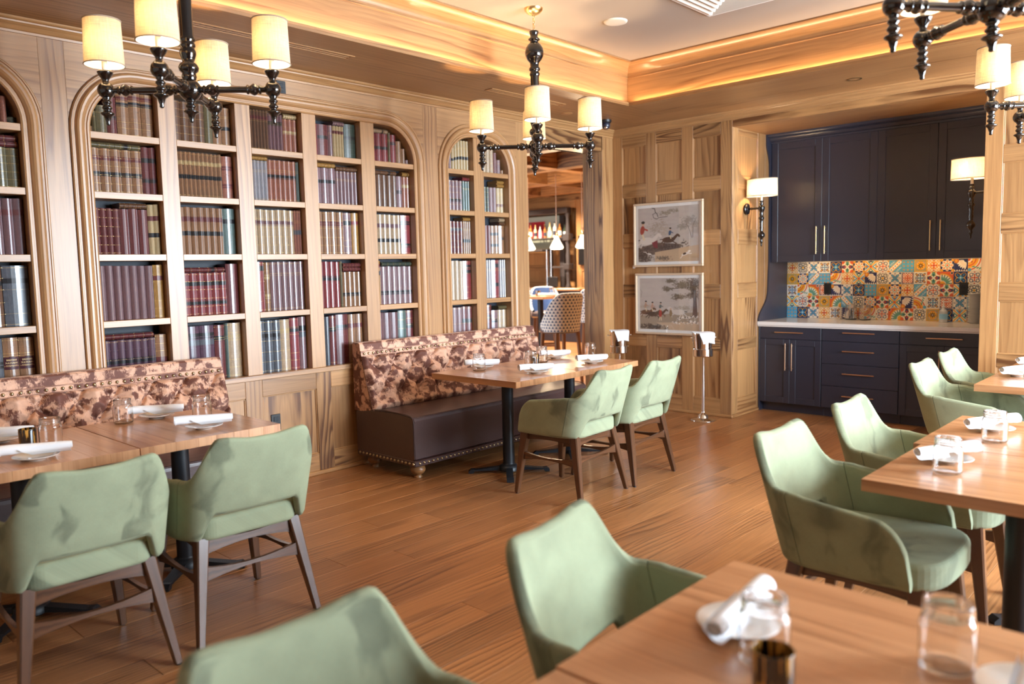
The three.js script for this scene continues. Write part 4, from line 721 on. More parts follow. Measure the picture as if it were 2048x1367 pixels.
// ---------------------------------------------------------------- banquettes along the bookcase wall
const nailGeo = new THREE.SphereGeometry(0.0105, 10, 6, 0, Math.PI * 2, 0, Math.PI / 2);
function nails(parent, list, mat) { // list of [x,y,z, normal]
  const g = list.map(([x, y, z, n]) => { const q = nailGeo.clone(), m = new THREE.Matrix4().makeRotationFromQuaternion(new THREE.Quaternion().setFromUnitVectors(V3(0, 1, 0), V3(...n).normalize())).setPosition(x, y, z); return q.applyMatrix4(m); });
  const o = part(parent, 'nail_heads', merge(g), mat); o.userData.kind = 'stuff'; o.userData.label = 'row of domed nail heads'; return o;
}
function banquette(label, z0, z1, endNails) {
  const L = z1 - z0, cz = (z0 + z1) / 2, o = thing('banquette', label, 'banquette', [0.018, 0, cz], 0, 'tufted banquettes'), X = 0.72, h = L / 2;
  // leather seat box with domed top
  const prof = [[0.04, 0.15]]; prof.push([X - 0.01, 0.15], [X, 0.16], [X, 0.435], [X - 0.006, 0.452], [X - 0.02, 0.462]); for (let i = 1; i <= 8; i++) { const t = i / 8; prof.push([X - 0.02 - t * 0.5, 0.462 + 0.022 * Math.sin(Math.PI * (0.15 + 0.7 * t)) - 0.008]); } prof.push([0.04, 0.445]);
  const sg = prism(prof, L - 0.012); sg.translate(0, 0, -h + 0.006); part(o, 'seat_box', sg, M.leather);
  for (const s of [-1, 1]) { const e = prism(prof.map(([x, y]) => [0.04 + (x - 0.04) * 0.985, 0.15 + (y - 0.15) * 0.985]), 0.008); e.translate(0, 0, s > 0 ? h - 0.007 : -h - 0.001); part(o, 'end_panel', e, M.leather); }
  // welts along the seams
  const welt = (pts) => new THREE.TubeGeometry(new THREE.CatmullRomCurve3(pts.map((p) => V3(...p))), 24, 0.004, 6);
  part(o, 'welt', merge([welt([[X - 0.012, 0.456, -h], [X - 0.012, 0.456, 0], [X - 0.012, 0.456, h]]), ...[-h, h].map((z) => welt([[X - 0.004, 0.16, z], [X - 0.002, 0.43, z], [X - 0.02, 0.464, z], [0.5, 0.48, z], [0.3, 0.478, z], [0.22, 0.465, z]]))]), M.leather);
  // band with nails
  part(o, 'base_band', merge([bx(0.04, X + 0.008, 0.105, 0.15, -h - 0.006, h + 0.006, 0.006)]), M.leather);
  const N = []; for (let z = -h + 0.02; z <= h - 0.01; z += 0.042) N.push([X + 0.008, 0.128, z, [1, 0, 0]]); for (let x = 0.08; x < X; x += 0.042) { N.push([x, 0.128, h + 0.006, [0, 0, 1]]); N.push([x, 0.128, -h - 0.006, [0, 0, -1]]); }
  nails(o, N, M.bronze);
  for (const z of [-h + 0.1, h - 0.1]) for (const x of [0.12, X - 0.09]) { const f = part(o, 'bun_foot', lathe([[0.028, 0], [0.03, 0.008], [0.024, 0.016], [0.022, 0.022], [0.045, 0.034], [0.056, 0.055], [0.054, 0.075], [0.04, 0.092], [0.034, 0.105]], 24), M.bunFoot); f.position.set(x, 0, z); }
  // tufted back: front face leans from (0.24,0.45) to (0.115,0.865); band and cap above
  const y0 = 0.452, y1 = 0.862, rows = [0.56, 0.68, 0.80], sp = 0.2, btn = [];
  rows.forEach((y, r) => { for (let z = -h + 0.1 + (r % 2 ? 0.1 : 0); z < h - 0.04; z += sp) btn.push([y, z]); });
  const lean = (y) => lerp(0.245, 0.125, (y - y0) / (y1 - y0)), nz = Math.round(L / 0.0075), ny = 62;
  const depth = (y, z) => {
    let d = 9, c = 9, th = 0; for (const [by, bz] of btn) { const q = Math.hypot((y - by) * 1.0, z - bz); if (q < d) { d = q; th = Math.atan2(y - by, z - bz) + bz * 7; } }
    const star = 0.016 * (0.5 + 0.5 * Math.cos(9 * th)) * Math.exp(-((d / 0.065) ** 2)) * sstep(0.006, 0.03, d);
    for (const [by, bz] of btn) for (const s of [-1, 1]) { const ex = by + 0.12, ez = bz + s * 0.1; if (ex > 0.93) continue; const vx = ex - by, vz = ez - bz, t = clamp(((y - by) * vx + (z - bz) * vz) / (vx * vx + vz * vz)), q = Math.hypot(y - by - t * vx, z - bz - t * vz); if (q < c) c = q; }
    const edge = Math.min(1, (y - y0) / 0.04, (y1 - y) / 0.03 + 0.12, (z + h) / 0.03 + 0.05, (h - z) / 0.03 + 0.05);
    return 0.075 * Math.min(1, Math.pow(d / 0.1, 0.75)) * Math.sqrt(clamp(edge)) - star - 0.032 * Math.exp(-((c / 0.009) ** 2)) * sstep(0.0, 0.04, d) + 0.003 * (fbm(z * 22, y * 22, 301, 2) - 0.5);
  };
  const nx = 0.96, nyv = 0.28;
  part(o, 'tufted_back', grid(nz, ny, (u, v) => { const z = lerp(h, -h, u), y = lerp(y0, y1, v), d = depth(y, z) - 0.01; return [lean(y) + d * nx, y + d * nyv, z, z / 2.1 + 0.5, y / 1.05]; }), M.crushed);
  const endProf = [[0.02, y0 - 0.004], [lean(y0) - 0.004, y0 - 0.004], [lean(y1) - 0.004, y1], [0.118, 0.905], [0.112, 0.955], [0.1, 0.966], [0.03, 0.966], [0.02, 0.955]];
  const core = prism(endProf, L - 0.002); core.translate(0, 0, -h + 0.001); const cu = core.attributes.uv; for (let i = 0; i < cu.count; i++) cu.setXY(i, cu.getX(i) * TU / 2.1 + 0.31, cu.getY(i) * TV / 1.05 + 0.2); part(o, 'back_frame', core, M.crushed);
  const bandG = prism([[0.115, 0.868], [0.13, 0.868], [0.126, 0.9], [0.112, 0.9]], L); bandG.translate(0, 0, -h); const bu = bandG.attributes.uv; for (let i = 0; i < bu.count; i++) bu.setXY(i, bu.getX(i) * TU / 2.1, bu.getY(i) * TV / 1.05); part(o, 'nail_band', bandG, M.crushed);
  const N2 = []; for (let z = -h + 0.03; z < h - 0.01; z += 0.042) N2.push([0.1285, 0.884, z, [1, 0.06, 0]]); nails(o, N2, M.bronze);
  part(o, 'back_piping', merge([0.866, 0.902].map((y) => new THREE.CylinderGeometry(0.004, 0.004, L, 8).rotateX(Math.PI / 2).translate(y < 0.88 ? 0.13 : 0.124, y, 0))), M.crushed);
  btn.forEach(([y, z]) => { const d = depth(y, z) - 0.01, b = part(o, 'button', new THREE.SphereGeometry(0.012, 12, 8), M.crushed); b.scale.x = 0.6; b.position.set(lean(y) + d * nx + 0.003, y + d * nyv, z); });
  return o;
}
banquette('copper crushed velvet banquette with brown leather seat behind the middle table', 1.47, 3.46);
banquette('copper crushed velvet banquette behind the left table, seat hidden by chairs', 4.56, 6.5);
// ---------------------------------------------------------------- chandeliers
const LG = (() => {
  const g = {};
  // central column from hub (y=0) upwards, top at 0.785
  g.column = lathe([[0.012, 0.0], [0.03, 0.04], [0.034, 0.06], [0.03, 0.075], [0.042, 0.085], [0.046, 0.1], [0.04, 0.115], [0.026, 0.125], [0.03, 0.14], [0.037, 0.16], [0.037, 0.175], [0.03, 0.188], [0.036, 0.196], [0.036, 0.206], [0.03, 0.214], [0.036, 0.222], [0.036, 0.232], [0.03, 0.24], [0.029, 0.36], [0.03, 0.48], [0.036, 0.488], [0.036, 0.5], [0.028, 0.51], [0.038, 0.52], [0.04, 0.532], [0.03, 0.545], [0.032, 0.57], [0.05, 0.59], [0.063, 0.615], [0.066, 0.64], [0.063, 0.665], [0.05, 0.69], [0.03, 0.708], [0.028, 0.716], [0.04, 0.724], [0.042, 0.732], [0.028, 0.742], [0.026, 0.757], [0.032, 0.77], [0.034, 0.784], [0.02, 0.79], [0.0, 0.792]], 28);
  g.hub = new THREE.SphereGeometry(0.053, 24, 16);
  const fin = (s) => lathe([[0.0, -0.205], [0.006, -0.203], [0.010, -0.197], [0.009, -0.185], [0.013, -0.172], [0.018, -0.152], [0.030, -0.142], [0.034, -0.136], [0.030, -0.13], [0.018, -0.124], [0.015, -0.116], [0.022, -0.108], [0.024, -0.100], [0.018, -0.09], [0.014, -0.082], [0.021, -0.074], [0.022, -0.066], [0.014, -0.058], [0.018, -0.05], [0.022, -0.03], [0.01, -0.02]].map(([r, y]) => [r * (s < 1 ? 0.95 : 1), y * s]), 20);
  g.hubFinial = fin(1).scale(1.05, 0.74, 1.05); g.armFinial = fin(0.78);
  g.ball = new THREE.SphereGeometry(0.038, 20, 14);
  g.arm = lathe([[0.012, 0.0], [0.012, 0.06], [0.018, 0.064], [0.018, 0.07], [0.012, 0.074], [0.02, 0.086], [0.023, 0.098], [0.02, 0.11], [0.012, 0.12], [0.018, 0.124], [0.018, 0.13], [0.0125, 0.134], [0.0125, 0.258], [0.018, 0.262], [0.018, 0.268], [0.012, 0.272], [0.02, 0.284], [0.023, 0.294], [0.02, 0.304], [0.012, 0.314], [0.018, 0.318], [0.018, 0.324], [0.012, 0.328], [0.012, 0.37]], 18).scale(1.22, 1, 1.22).rotateZ(-Math.PI / 2);
  g.cup = lathe([[0.012, 0.02], [0.018, 0.03], [0.014, 0.04], [0.016, 0.05], [0.028, 0.066], [0.034, 0.078], [0.035, 0.084], [0.03, 0.088], [0.0, 0.088]], 20);
  g.candle = lathe([[0.0, 0.086], [0.0125, 0.086], [0.0125, 0.17], [0.0, 0.17]], 14);
  g.bulb = lathe([[0.0, 0.17], [0.008, 0.172], [0.014, 0.186], [0.016, 0.2], [0.013, 0.216], [0.006, 0.23], [0.0, 0.234]], 14);
  g.shade = (r0, r1, y0, y1) => lathe([[r0, y0], [r1, y1]], 40);
  g.trim = (r, y) => new THREE.TorusGeometry(r, 0.0032, 8, 40).rotateX(Math.PI / 2).translate(0, y, 0);
  g.spider = (r, y) => merge([0, 1, 2].map((k) => new THREE.CylinderGeometry(0.0015, 0.0015, r, 6).rotateZ(Math.PI / 2).translate(r / 2, y, 0).rotateY(k * 2.094)));
  return g;
})();
function lampAt(o, x, y, z, I) { const l = new THREE.PointLight(LAMP, I, 0, 2); l.position.set(x, y, z); l.castShadow = true; l.shadow.radius = 0.7; l.name = 'bulb_light'; o.add(l); }
const shadeG = LG.shade(0.086, 0.08, 0.115, 0.315), shadeUv = (g) => { const u = g.attributes.uv; for (let i = 0; i < u.count; i++) u.setXY(i, u.getX(i) * 2.2, u.getY(i) * 0.85); return g; }; shadeUv(shadeG);
const shadeL = LG.shade(0.0845, 0.0785, 0.116, 0.314), trimG = merge([LG.trim(0.0862, 0.115), LG.trim(0.0802, 0.315)]), spiderG = LG.spider(0.08, 0.305);
const CHANDELIER_I = 1.25;
function chandelier(label, x, z, turn, y) {
  const o = thing('chandelier', label, 'chandelier', [x, y, z], turn * Math.PI / 180, 'turned black wood chandeliers');
  part(o, 'column', LG.column, M.blackGloss); part(o, 'hub', LG.hub, M.blackGloss); part(o, 'finial', LG.hubFinial, M.blackGloss);
  const can = part(o, 'canopy', lathe([[0.012, 0.89], [0.02, 0.892], [0.045, 0.905], [0.062, 0.922], [0.065, 0.9375]], 32), M.brass); can.position.y = 2.352 - y;
  const links = []; for (let k = 0; k < 6; k++) links.push(new THREE.TorusGeometry(0.011, 0.0024, 6, 14).scale(0.75, 1.25, 1).rotateY(k % 2 ? Math.PI / 2 : 0).translate(0, 0.801 + k * 0.0185, 0)); part(o, 'chain', merge(links), M.brass);
  for (let k = 0; k < 4; k++) {
    const t = Math.PI / 4 + k * Math.PI / 2, ex = 0.38 * Math.cos(t), ez = -0.38 * Math.sin(t);
    const a = part(o, 'arm', LG.arm, M.blackGloss); a.rotation.y = t;
    const put = (n, g, m) => { const q = part(o, n, g, m); q.position.set(ex, 0, ez); return q; };
    put('end_ball', LG.ball, M.blackGloss); put('end_finial', LG.armFinial, M.blackGloss); put('candle_cup', LG.cup, M.blackGloss);
    const c = put('candle_sleeve', LG.candle, M.candle); part(c, 'bulb', LG.bulb, M.bulb);
    const s = put('lamp_shade', shadeG, M.linen); part(s, 'shade_lining', shadeL, M.shadeLining); part(s, 'shade_trim', trimG, M.linenTrim); part(s, 'shade_spider', spiderG, M.brass);
    lampAt(o, ex, 0.202, ez, CHANDELIER_I);
  }
  return o;
}
chandelier('black turned chandelier with linen shades in the middle, brass canopy showing', 1.307, 2.737, -2, 2.352);
chandelier('black turned chandelier with linen shades in front of the left bookcases', 1.36, 5.25, 2, 2.365);
chandelier('black turned chandelier at the top right corner, closest to camera', 4.315, 3.712, 6, 2.38);
chandelier('black turned chandelier at the right edge before the oak pilaster', 4.21, 1.605, -4, 2.345);
// ---------------------------------------------------------------- sconces on the niche returns
function sconce(label, x, z, dir) { // dir +1: arm points to +x
  const o = thing('wall_sconce', label, 'sconce', [x, 2.03, z], dir > 0 ? 0 : Math.PI, 'turned black wall sconces');
  part(o, 'backplate', lathe([[0.0, 0.022], [0.02, 0.022], [0.03, 0.018], [0.05, 0.012], [0.056, 0.006], [0.056, 0.0]].reverse(), 28).rotateZ(-Math.PI / 2), M.blackGloss);
  part(o, 'arm', lathe([[0.011, 0.0], [0.011, 0.04], [0.016, 0.05], [0.011, 0.06], [0.011, 0.15]], 16).rotateZ(-Math.PI / 2), M.blackGloss);
  const sp = part(o, 'spindle', lathe([[0.0, -0.37], [0.005, -0.368], [0.008, -0.355], [0.007, -0.34], [0.014, -0.325], [0.016, -0.315], [0.01, -0.305], [0.018, -0.29], [0.033, -0.272], [0.034, -0.255], [0.026, -0.238], [0.014, -0.226], [0.018, -0.218], [0.014, -0.21], [0.02, -0.19], [0.014, -0.17], [0.019, -0.16], [0.014, -0.152], [0.02, -0.135], [0.017, -0.115], [0.026, -0.103], [0.026, -0.09], [0.016, -0.08], [0.02, -0.06], [0.016, -0.04], [0.026, -0.025], [0.032, -0.006], [0.032, 0.008], [0.024, 0.022], [0.014, 0.03], [0.022, 0.038], [0.018, 0.048], [0.014, 0.056], [0.02, 0.066], [0.022, 0.07], [0, 0.072]], 22), M.blackGloss); sp.position.x = 0.15;
  const c = part(o, 'candle_sleeve', lathe([[0, 0.07], [0.011, 0.07], [0.011, 0.15], [0, 0.15]], 12), M.candle); c.position.x = 0.15;
  const b = part(c, 'bulb', LG.bulb.clone().translate(0, -0.02, 0), M.bulb);
  const s = part(o, 'lamp_shade', shadeUv(LG.shade(0.152, 0.15, 0.115, 0.275)), M.linen); s.position.x = 0.155; s.scale.z = 0.62; s.scale.x = 1;
  const t = part(s, 'shade_trim', merge([LG.trim(0.152, 0.115), LG.trim(0.15, 0.275)]), M.linenTrim);
  lampAt(o, 0.15, 0.185, 0, 0.6);
}
sconce('black turned wall sconce with linen shade left of the navy cabinets', 1.385, -0.3, 1);
sconce('black turned wall sconce with linen shade right of the navy cabinets', 3.489, -0.3, -1);
// ---------------------------------------------------------------- ceiling fittings
{
  const s = thing('ceiling_speaker', 'round white flush disc on the tan ceiling', 'ceiling speaker', [1.53, ROOM.ceil, 2.08]);
  part(s, 'cover', lathe([[0.0, -0.014], [0.07, -0.013], [0.085, -0.009], [0.088, 0.0]], 32), M.plaster);
  const v = thing('ceiling_vent', 'square louvred air vent cut off by the top edge', 'vent', [2.38, ROOM.ceil, 1.99]);
  part(v, 'frame', merge([[-0.3, 0.3, -0.3, -0.275], [-0.3, 0.3, 0.275, 0.3], [-0.3, -0.275, -0.275, 0.275], [0.275, 0.3, -0.275, 0.275]].map(([a, b, c, d]) => bx(a, b, -0.012, 0, c, d, 0.003))), M.whitePaint);
  part(v, 'duct', bx(-0.275, 0.275, -0.002, 0, -0.275, 0.275, 0), M.blackPlastic);
  for (let k = 0; k < 5; k++) { const r = 0.25 - k * 0.05; for (let q = 0; q < 4; q++) { const l = part(v, 'louvre', cbox(2 * r, 0.003, 0.034, 0.001).rotateX(0.6).translate(0, -0.012, r - 0.008), M.plaster); l.rotation.y = q * Math.PI / 2; } }
  function slot(label, z0, z1, x) { const o = thing('slot_diffuser', label, 'air slot', [x, SY, (z0 + z1) / 2]); const L = z1 - z0; part(o, 'frame', merge([bx(-0.045, -0.03, -0.004, 0, -L / 2, L / 2, 0.001, 'z'), bx(0.03, 0.045, -0.004, 0, -L / 2, L / 2, 0.001, 'z'), bx(-0.03, 0.03, -0.004, 0, -L / 2, -L / 2 + 0.02, 0.001), bx(-0.03, 0.03, -0.004, 0, L / 2 - 0.02, L / 2, 0.001)]), M.wall[1]); part(o, 'gap', bx(-0.03, 0.03, -0.0015, 0, -L / 2, L / 2, 0), M.wall[2]); part(o, 'blade', bx(-0.004, 0.004, -0.003, -0.0015, -L / 2, L / 2, 0, 'z'), M.wall[1]); }
  slot('long wooden air slot in the soffit behind the left chandelier', 3.76, 4.95, 0.585); slot('long wooden air slot in the soffit left of the middle chandelier', 1.5, 2.42, 0.54);
  const cov = thing('sprinkler_cover', 'round wood toned sprinkler cover in the soffit near the corner', 'sprinkler cover', [0.32, SY, 1.17]); part(cov, 'cover', lathe([[0, -0.006], [0.05, -0.005], [0.056, 0]], 28), M.wall[1]);
  const dl = thing('recessed_downlight', 'switched off recessed downlight in the soffit above the navy cabinets', 'downlight', [2.68, SY, 0.5]); part(dl, 'trim_ring', lathe([[0.04, 0.0], [0.04, -0.003], [0.055, -0.004], [0.058, 0.0]], 28), M.bronze); part(dl, 'reflector', new THREE.CylinderGeometry(0.039, 0.039, 0.0015, 24).translate(0, -0.0008, 0), M.wall[2]);
  const c = thing('security_camera', 'small dark dome camera hanging from the soffit in the corner', 'camera', [0.36, SY, 0.61]);
  part(c, 'base', lathe([[0.045, -0.03], [0.055, -0.02], [0.055, 0]], 24), M.blackPlastic); part(c, 'eyeball', new THREE.SphereGeometry(0.042, 20, 14).translate(0, -0.05, 0), M.navy); part(c, 'lens', new THREE.SphereGeometry(0.016, 14, 10).translate(0.02, -0.075, 0.024), M.steel);
}
// ---------------------------------------------------------------- framed hunting prints
function printTex(kind) {
  return canvasTex(560, 450, (g, w, h) => {
    let sd = kind ? 77 : 33; const R = () => { sd = (sd * 16807) % 2147483647; return sd / 2147483647; };
    const E = (x, y, a, b, c, t = 0) => { g.fillStyle = c; g.beginPath(); g.ellipse(x, y, a, b, t, 0, 7); g.fill(); };
    const P = (c, pts) => { g.fillStyle = c; g.beginPath(); pts.forEach(([x, y], i) => (i ? g.lineTo(x, y) : g.moveTo(x, y))); g.fill(); };
    const Ln = (c, wd, pts) => { g.strokeStyle = c; g.lineWidth = wd; g.beginPath(); pts.forEach(([x, y], i) => (i ? g.lineTo(x, y) : g.moveTo(x, y))); g.stroke(); };
    const leaf = (x, y, rx, ry, c, n) => { g.globalAlpha = 0.55; for (let i = 0; i < n; i++) E(x + (R() + R() + R() - 1.5) * 1.1 * rx, y + (R() + R() + R() - 1.5) * 1.1 * ry, 3 + R() * 7, 2 + R() * 5, c); g.globalAlpha = 1; };
    g.fillStyle = '#b9afa6'; g.fillRect(0, 0, w, h); for (let i = 0; i < 300; i++) { g.globalAlpha = 0.08; E(R() * w, R() * h * 0.6, 40, 12, R() < 0.5 ? '#a79d96' : '#c9c0b7'); } g.globalAlpha = 1;
    const horse = (x, y, s, c, d = 1) => { E(x, y, 46 * s, 20 * s, c); P(c, [[x + 30 * s * d, y - 12 * s], [x + 66 * s * d, y - 40 * s], [x + 78 * s * d, y - 32 * s], [x + 46 * s * d, y + 6 * s]]); E(x + 78 * s * d, y - 28 * s, 15 * s, 8 * s, c, 0.7 * d); Ln(c, 8 * s, [[x - 36 * s * d, y + 6 * s], [x - 66 * s * d, y + 30 * s]]); Ln(c, 7 * s, [[x + 32 * s * d, y + 10 * s], [x + 60 * s * d, y + 24 * s], [x + 52 * s * d, y + 36 * s]]); Ln(c, 7 * s, [[x - 26 * s * d, y + 10 * s], [x - 40 * s * d, y + 38 * s]]); Ln('#2b211c', 5 * s, [[x - 44 * s * d, y - 6 * s], [x - 66 * s * d, y - 4 * s]]); };
    const rider = (x, y, s, coat) => { E(x, y - 30 * s, 11 * s, 20 * s, coat, 0.2); E(x + 4 * s, y - 56 * s, 7 * s, 8 * s, '#c9a184'); E(x + 4 * s, y - 64 * s, 9 * s, 6 * s, '#221c1a'); Ln(coat, 7 * s, [[x + 4 * s, y - 38 * s], [x + 28 * s, y - 28 * s]]); Ln('#d6c3a0', 9 * s, [[x, y - 12 * s], [x + 10 * s, y + 14 * s]]); };
    const hound = (x, y, s, t = 0) => { g.save(); g.translate(x, y); g.rotate(t); E(0, 0, 22 * s, 7 * s, '#ddd3c8'); E(-4 * s, -2 * s, 10 * s, 5 * s, '#3a2a22'); E(24 * s, -6 * s, 9 * s, 5 * s, '#e4dacd'); Ln('#ddd3c8', 4 * s, [[16 * s, 4 * s], [34 * s, 10 * s]]); Ln('#ddd3c8', 4 * s, [[-16 * s, 3 * s], [-34 * s, 14 * s]]); g.restore(); };
    if (!kind) {
      leaf(180, 160, 70, 50, '#a08f80', 160); leaf(260, 200, 50, 40, '#b0a294', 120); leaf(470, 120, 50, 26, '#8f8880', 160); leaf(420, 170, 40, 22, '#8d867d', 110); leaf(520, 150, 36, 26, '#9a928a', 90);
      Ln('#6a5d55', 4, [[500, 270], [470, 180], [450, 150]]); Ln('#6a5d55', 4, [[505, 265], [510, 160], [530, 120]]);
      P('#b9ada2', [[330, 300], [560, 250], [560, 330], [330, 340]]); P('#6b5a50', [[0, 330], [190, 290], [400, 310], [400, 370], [0, 400]]); leaf(200, 330, 190, 24, '#4a3d36', 260); P('#bfa384', [[160, 370], [560, 320], [560, 450], [160, 450]]); leaf(60, 410, 70, 40, '#54463d', 200); leaf(240, 420, 70, 16, '#6f5e50', 90);
      Ln('#3c302a', 6, [[130, 0], [160, 10], [165, 40], [180, 50], [190, 80]]); Ln('#3c302a', 4, [[165, 45], [140, 55], [150, 85], [180, 95], [200, 84], [280, 80]]); leaf(260, 50, 60, 16, '#8c8170', 70); leaf(330, 36, 40, 12, '#8c8170', 40);
      horse(85, 275, 1.55, '#cfc4ba'); rider(40, 240, 1.9, '#9c3a2c'); horse(285, 272, 1.2, '#5b4030'); rider(300, 248, 1.1, '#4a5a74'); horse(420, 300, 0.35, '#4a4240'); rider(424, 292, 0.35, '#5b6064'); P('#7a2c36', [[130, 290], [185, 270], [185, 340], [150, 330]]); hound(440, 390, 1.6, -0.3); hound(90, 375, 1.2, 0.6); leaf(40, 400, 60, 50, '#453931', 160);
    } else {
      P('#9c8b78', [[0, 330], [560, 290], [560, 450], [0, 450]]); P('#bfa488', [[160, 390], [560, 370], [560, 450], [300, 450]]); leaf(120, 425, 120, 20, '#4b3d33', 220); leaf(420, 260, 100, 16, '#9d9184', 120); leaf(60, 250, 60, 12, '#a99d90', 80);
      P('#5d4a40', [[500, 60], [530, 50], [548, 330], [500, 330], [510, 200]]); leaf(500, 60, 60, 50, '#5a4c40', 320); leaf(500, 150, 50, 30, '#675849', 150); leaf(400, 60, 60, 26, '#6d6051', 190); leaf(270, 95, 40, 18, '#6d6051', 110); leaf(370, 160, 50, 22, '#6d6051', 130); leaf(300, 25, 40, 14, '#6d6051', 90);
      Ln('#4d4037', 5, [[520, 90], [440, 80], [300, 95]]); Ln('#4d4037', 4, [[515, 130], [430, 160], [340, 175]]); Ln('#6a5d52', 2, [[0, 90], [20, 120], [10, 170]]);
      horse(60, 300, 1.1, '#6d4d38'); rider(55, 275, 1.1, '#b08c74'); horse(125, 315, 1.05, '#4b382c'); rider(120, 280, 1.05, '#b48c78'); horse(190, 305, 0.95, '#5a4638'); rider(200, 278, 1.0, '#6a6c68'); horse(375, 295, 1.2, '#c9bfb6', -1); E(200, 310, 15, 32, '#a43a30'); E(200, 272, 8, 9, '#c9a184'); Ln('#d6c3a0', 7, [[195, 338], [192, 370]]); Ln('#d6c3a0', 7, [[206, 338], [212, 370]]); E(300, 305, 13, 30, '#8d7454'); E(300, 268, 8, 9, '#c9a184'); Ln('#a08c6a', 7, [[296, 332], [292, 366]]); Ln('#a08c6a', 7, [[305, 332], [310, 366]]);
      for (let i = 0; i < 26; i++) hound(330 + R() * 220, 330 + R() * 60, 0.5 + R() * 0.3, (R() - 0.5) * 1.2);
    }
  });
}
function print(label, x0, x1, y0, y1, kind) {
  const o = thing('framed_print', label, 'framed print', [(x0 + x1) / 2, y0, 0.0]), w = x1 - x0, h = y1 - y0, f = 0.02, mt = 0.03;
  const fr = [bx(-w / 2, w / 2, 0, f, 0.001, 0.03, 0.003, 'x'), bx(-w / 2, w / 2, h - f, h, 0.001, 0.03, 0.003, 'x'), bx(-w / 2, -w / 2 + f, f, h - f, 0.001, 0.03, 0.003, 'y'), bx(w / 2 - f, w / 2, f, h - f, 0.001, 0.03, 0.003, 'y')];
  part(o, 'frame', merge(fr), std({ color: rgb(0.62, 0.45, 0.30), roughness: 0.4, metalness: 0.25 }));
  part(o, 'mat_board', bx(-w / 2 + f, w / 2 - f, f, h - f, 0.003, 0.012, 0.001), M.whitePaint);
  const p = new THREE.PlaneGeometry(w - 2 * f - 2 * mt, h - 2 * f - 2 * mt).translate(0, h / 2, 0.0125); part(o, 'picture', p, std({ map: printTex(kind), roughness: 0.8 }));
  part(o, 'glass', bx(-w / 2 + f, w / 2 - f, f, h - f, 0.019, 0.021, 0), M.pane);
}
print('upper framed print of riders jumping on horseback', 0.275, 1.085, 1.487, 2.14, 0);
print('lower framed print of a hunt gathered under a tree', 0.29, 1.085, 0.79, 1.42, 1);
{ const c = part(scene, 'price_card', bx(0.245, 0.275, 1.475, 1.505, 0.0005, 0.002, 0), M.whitePaint); tag(c, 'tiny white card beside the lower corner of the upper print', 'card'); }
// ---------------------------------------------------------------- table settings
const jarBump = canvasTex(512, 256, (g, w, h) => { g.fillStyle = '#000'; g.fillRect(0, 0, w, h); g.strokeStyle = '#fff'; g.lineWidth = 6; for (const x of [128, 384]) { g.beginPath(); g.ellipse(x, 130, 62, 74, 0, 0, 7); g.stroke(); g.beginPath(); g.ellipse(x, 130, 44, 52, 0, 0, 7); g.stroke(); for (let k = 0; k < 8; k++) { g.beginPath(); g.ellipse(x + 26 * Math.cos(k * 0.785), 130 + 30 * Math.sin(k * 0.785), 12, 8, k, 0, 7); g.stroke(); } } });
jarBump.colorSpace = THREE.NoColorSpace;
M.jarGlass = std({ color: rgb(1, 1, 1), roughness: 0.03, transmission: 1, thickness: 0.004, ior: 1.48, bumpMap: jarBump, bumpScale: 0.0009 });
const jarGeo = lathe([[0.0, 0.0], [0.034, 0.0], [0.039, 0.003], [0.0425, 0.01], [0.043, 0.03], [0.043, 0.085], [0.041, 0.096], [0.037, 0.102], [0.0365, 0.105], [0.0385, 0.107], [0.0385, 0.111], [0.037, 0.113], [0.0385, 0.116], [0.0385, 0.12], [0.037, 0.122], [0.038, 0.126], [0.0375, 0.129], [0.0355, 0.13], [0.034, 0.129], [0.0335, 0.122], [0.0335, 0.104], [0.0385, 0.094], [0.04, 0.084], [0.04, 0.014], [0.036, 0.008], [0.02, 0.0065], [0.0, 0.006]], 40);
const jarProto = (() => { const m = new THREE.Mesh(jarGeo, M.jarGlass); m.name = 'mason_jar'; return shade(m); })();
const plateGeo = lathe([[0.0, 0.003], [0.03, 0.003], [0.034, 0.0], [0.038, 0.0], [0.04, 0.004], [0.065, 0.011], [0.087, 0.018], [0.0885, 0.0195], [0.087, 0.0205], [0.063, 0.0145], [0.042, 0.008], [0.0, 0.0065]], 40);
const napGeo = (() => { // rolled napkin: spiral section pulled along x, tapering towards one end
  const n = 72, turns = 2.6, sec = []; for (let i = 0; i <= n; i++) { const t = i / n, a = t * turns * 2 * Math.PI, r = 0.004 + 0.0185 * t; sec.push([r * Math.cos(a), r * Math.sin(a) * 0.92]); }
  const th = 0.0016, loop = [...sec.map(([x, y], i) => { const a = Math.atan2(y, x); return [x + th * Math.cos(a), y + th * Math.sin(a)]; }), ...[...sec].reverse()];
  const K = loop.length, nx = 18, body = grid(K, nx, (u, v) => { const q = loop[Math.round(u * K) % K], s = 1.12 - 0.38 * v + 0.05 * Math.sin(v * 9), x = lerp(-0.135, 0.135, v); return [x, q[1] * s + 0.006 * Math.sin(v * 3.1) * 0.4, q[0] * s, x * 4, u]; }, true);
  const plug = (x, r) => new THREE.CylinderGeometry(r, r, 0.006, 24).rotateZ(Math.PI / 2).scale(1, 0.92, 1).translate(x, 0, 0);
  const core = merge([plug(-0.128, 0.0235), plug(0.128, 0.0155)]); core.translate(0, 0.025, 0);
  body.translate(0, 0.025, 0);
  const flap = grid(14, 10, (u, v) => { const x = lerp(-0.06 + 0.06 * v, 0.13, u), a = lerp(0.2, -2.0, v), r = 0.0255 * (1.05 - 0.3 * (x + 0.135) / 0.27) + 0.002 + 0.014 * sstep(0.5, 1, v); return [x, 0.025 + r * Math.sin(a) * 0.8, r * Math.cos(a) * 1.15, u, v]; });
  return { body, flap, core };
})();
M.cloth.side = THREE.DoubleSide;
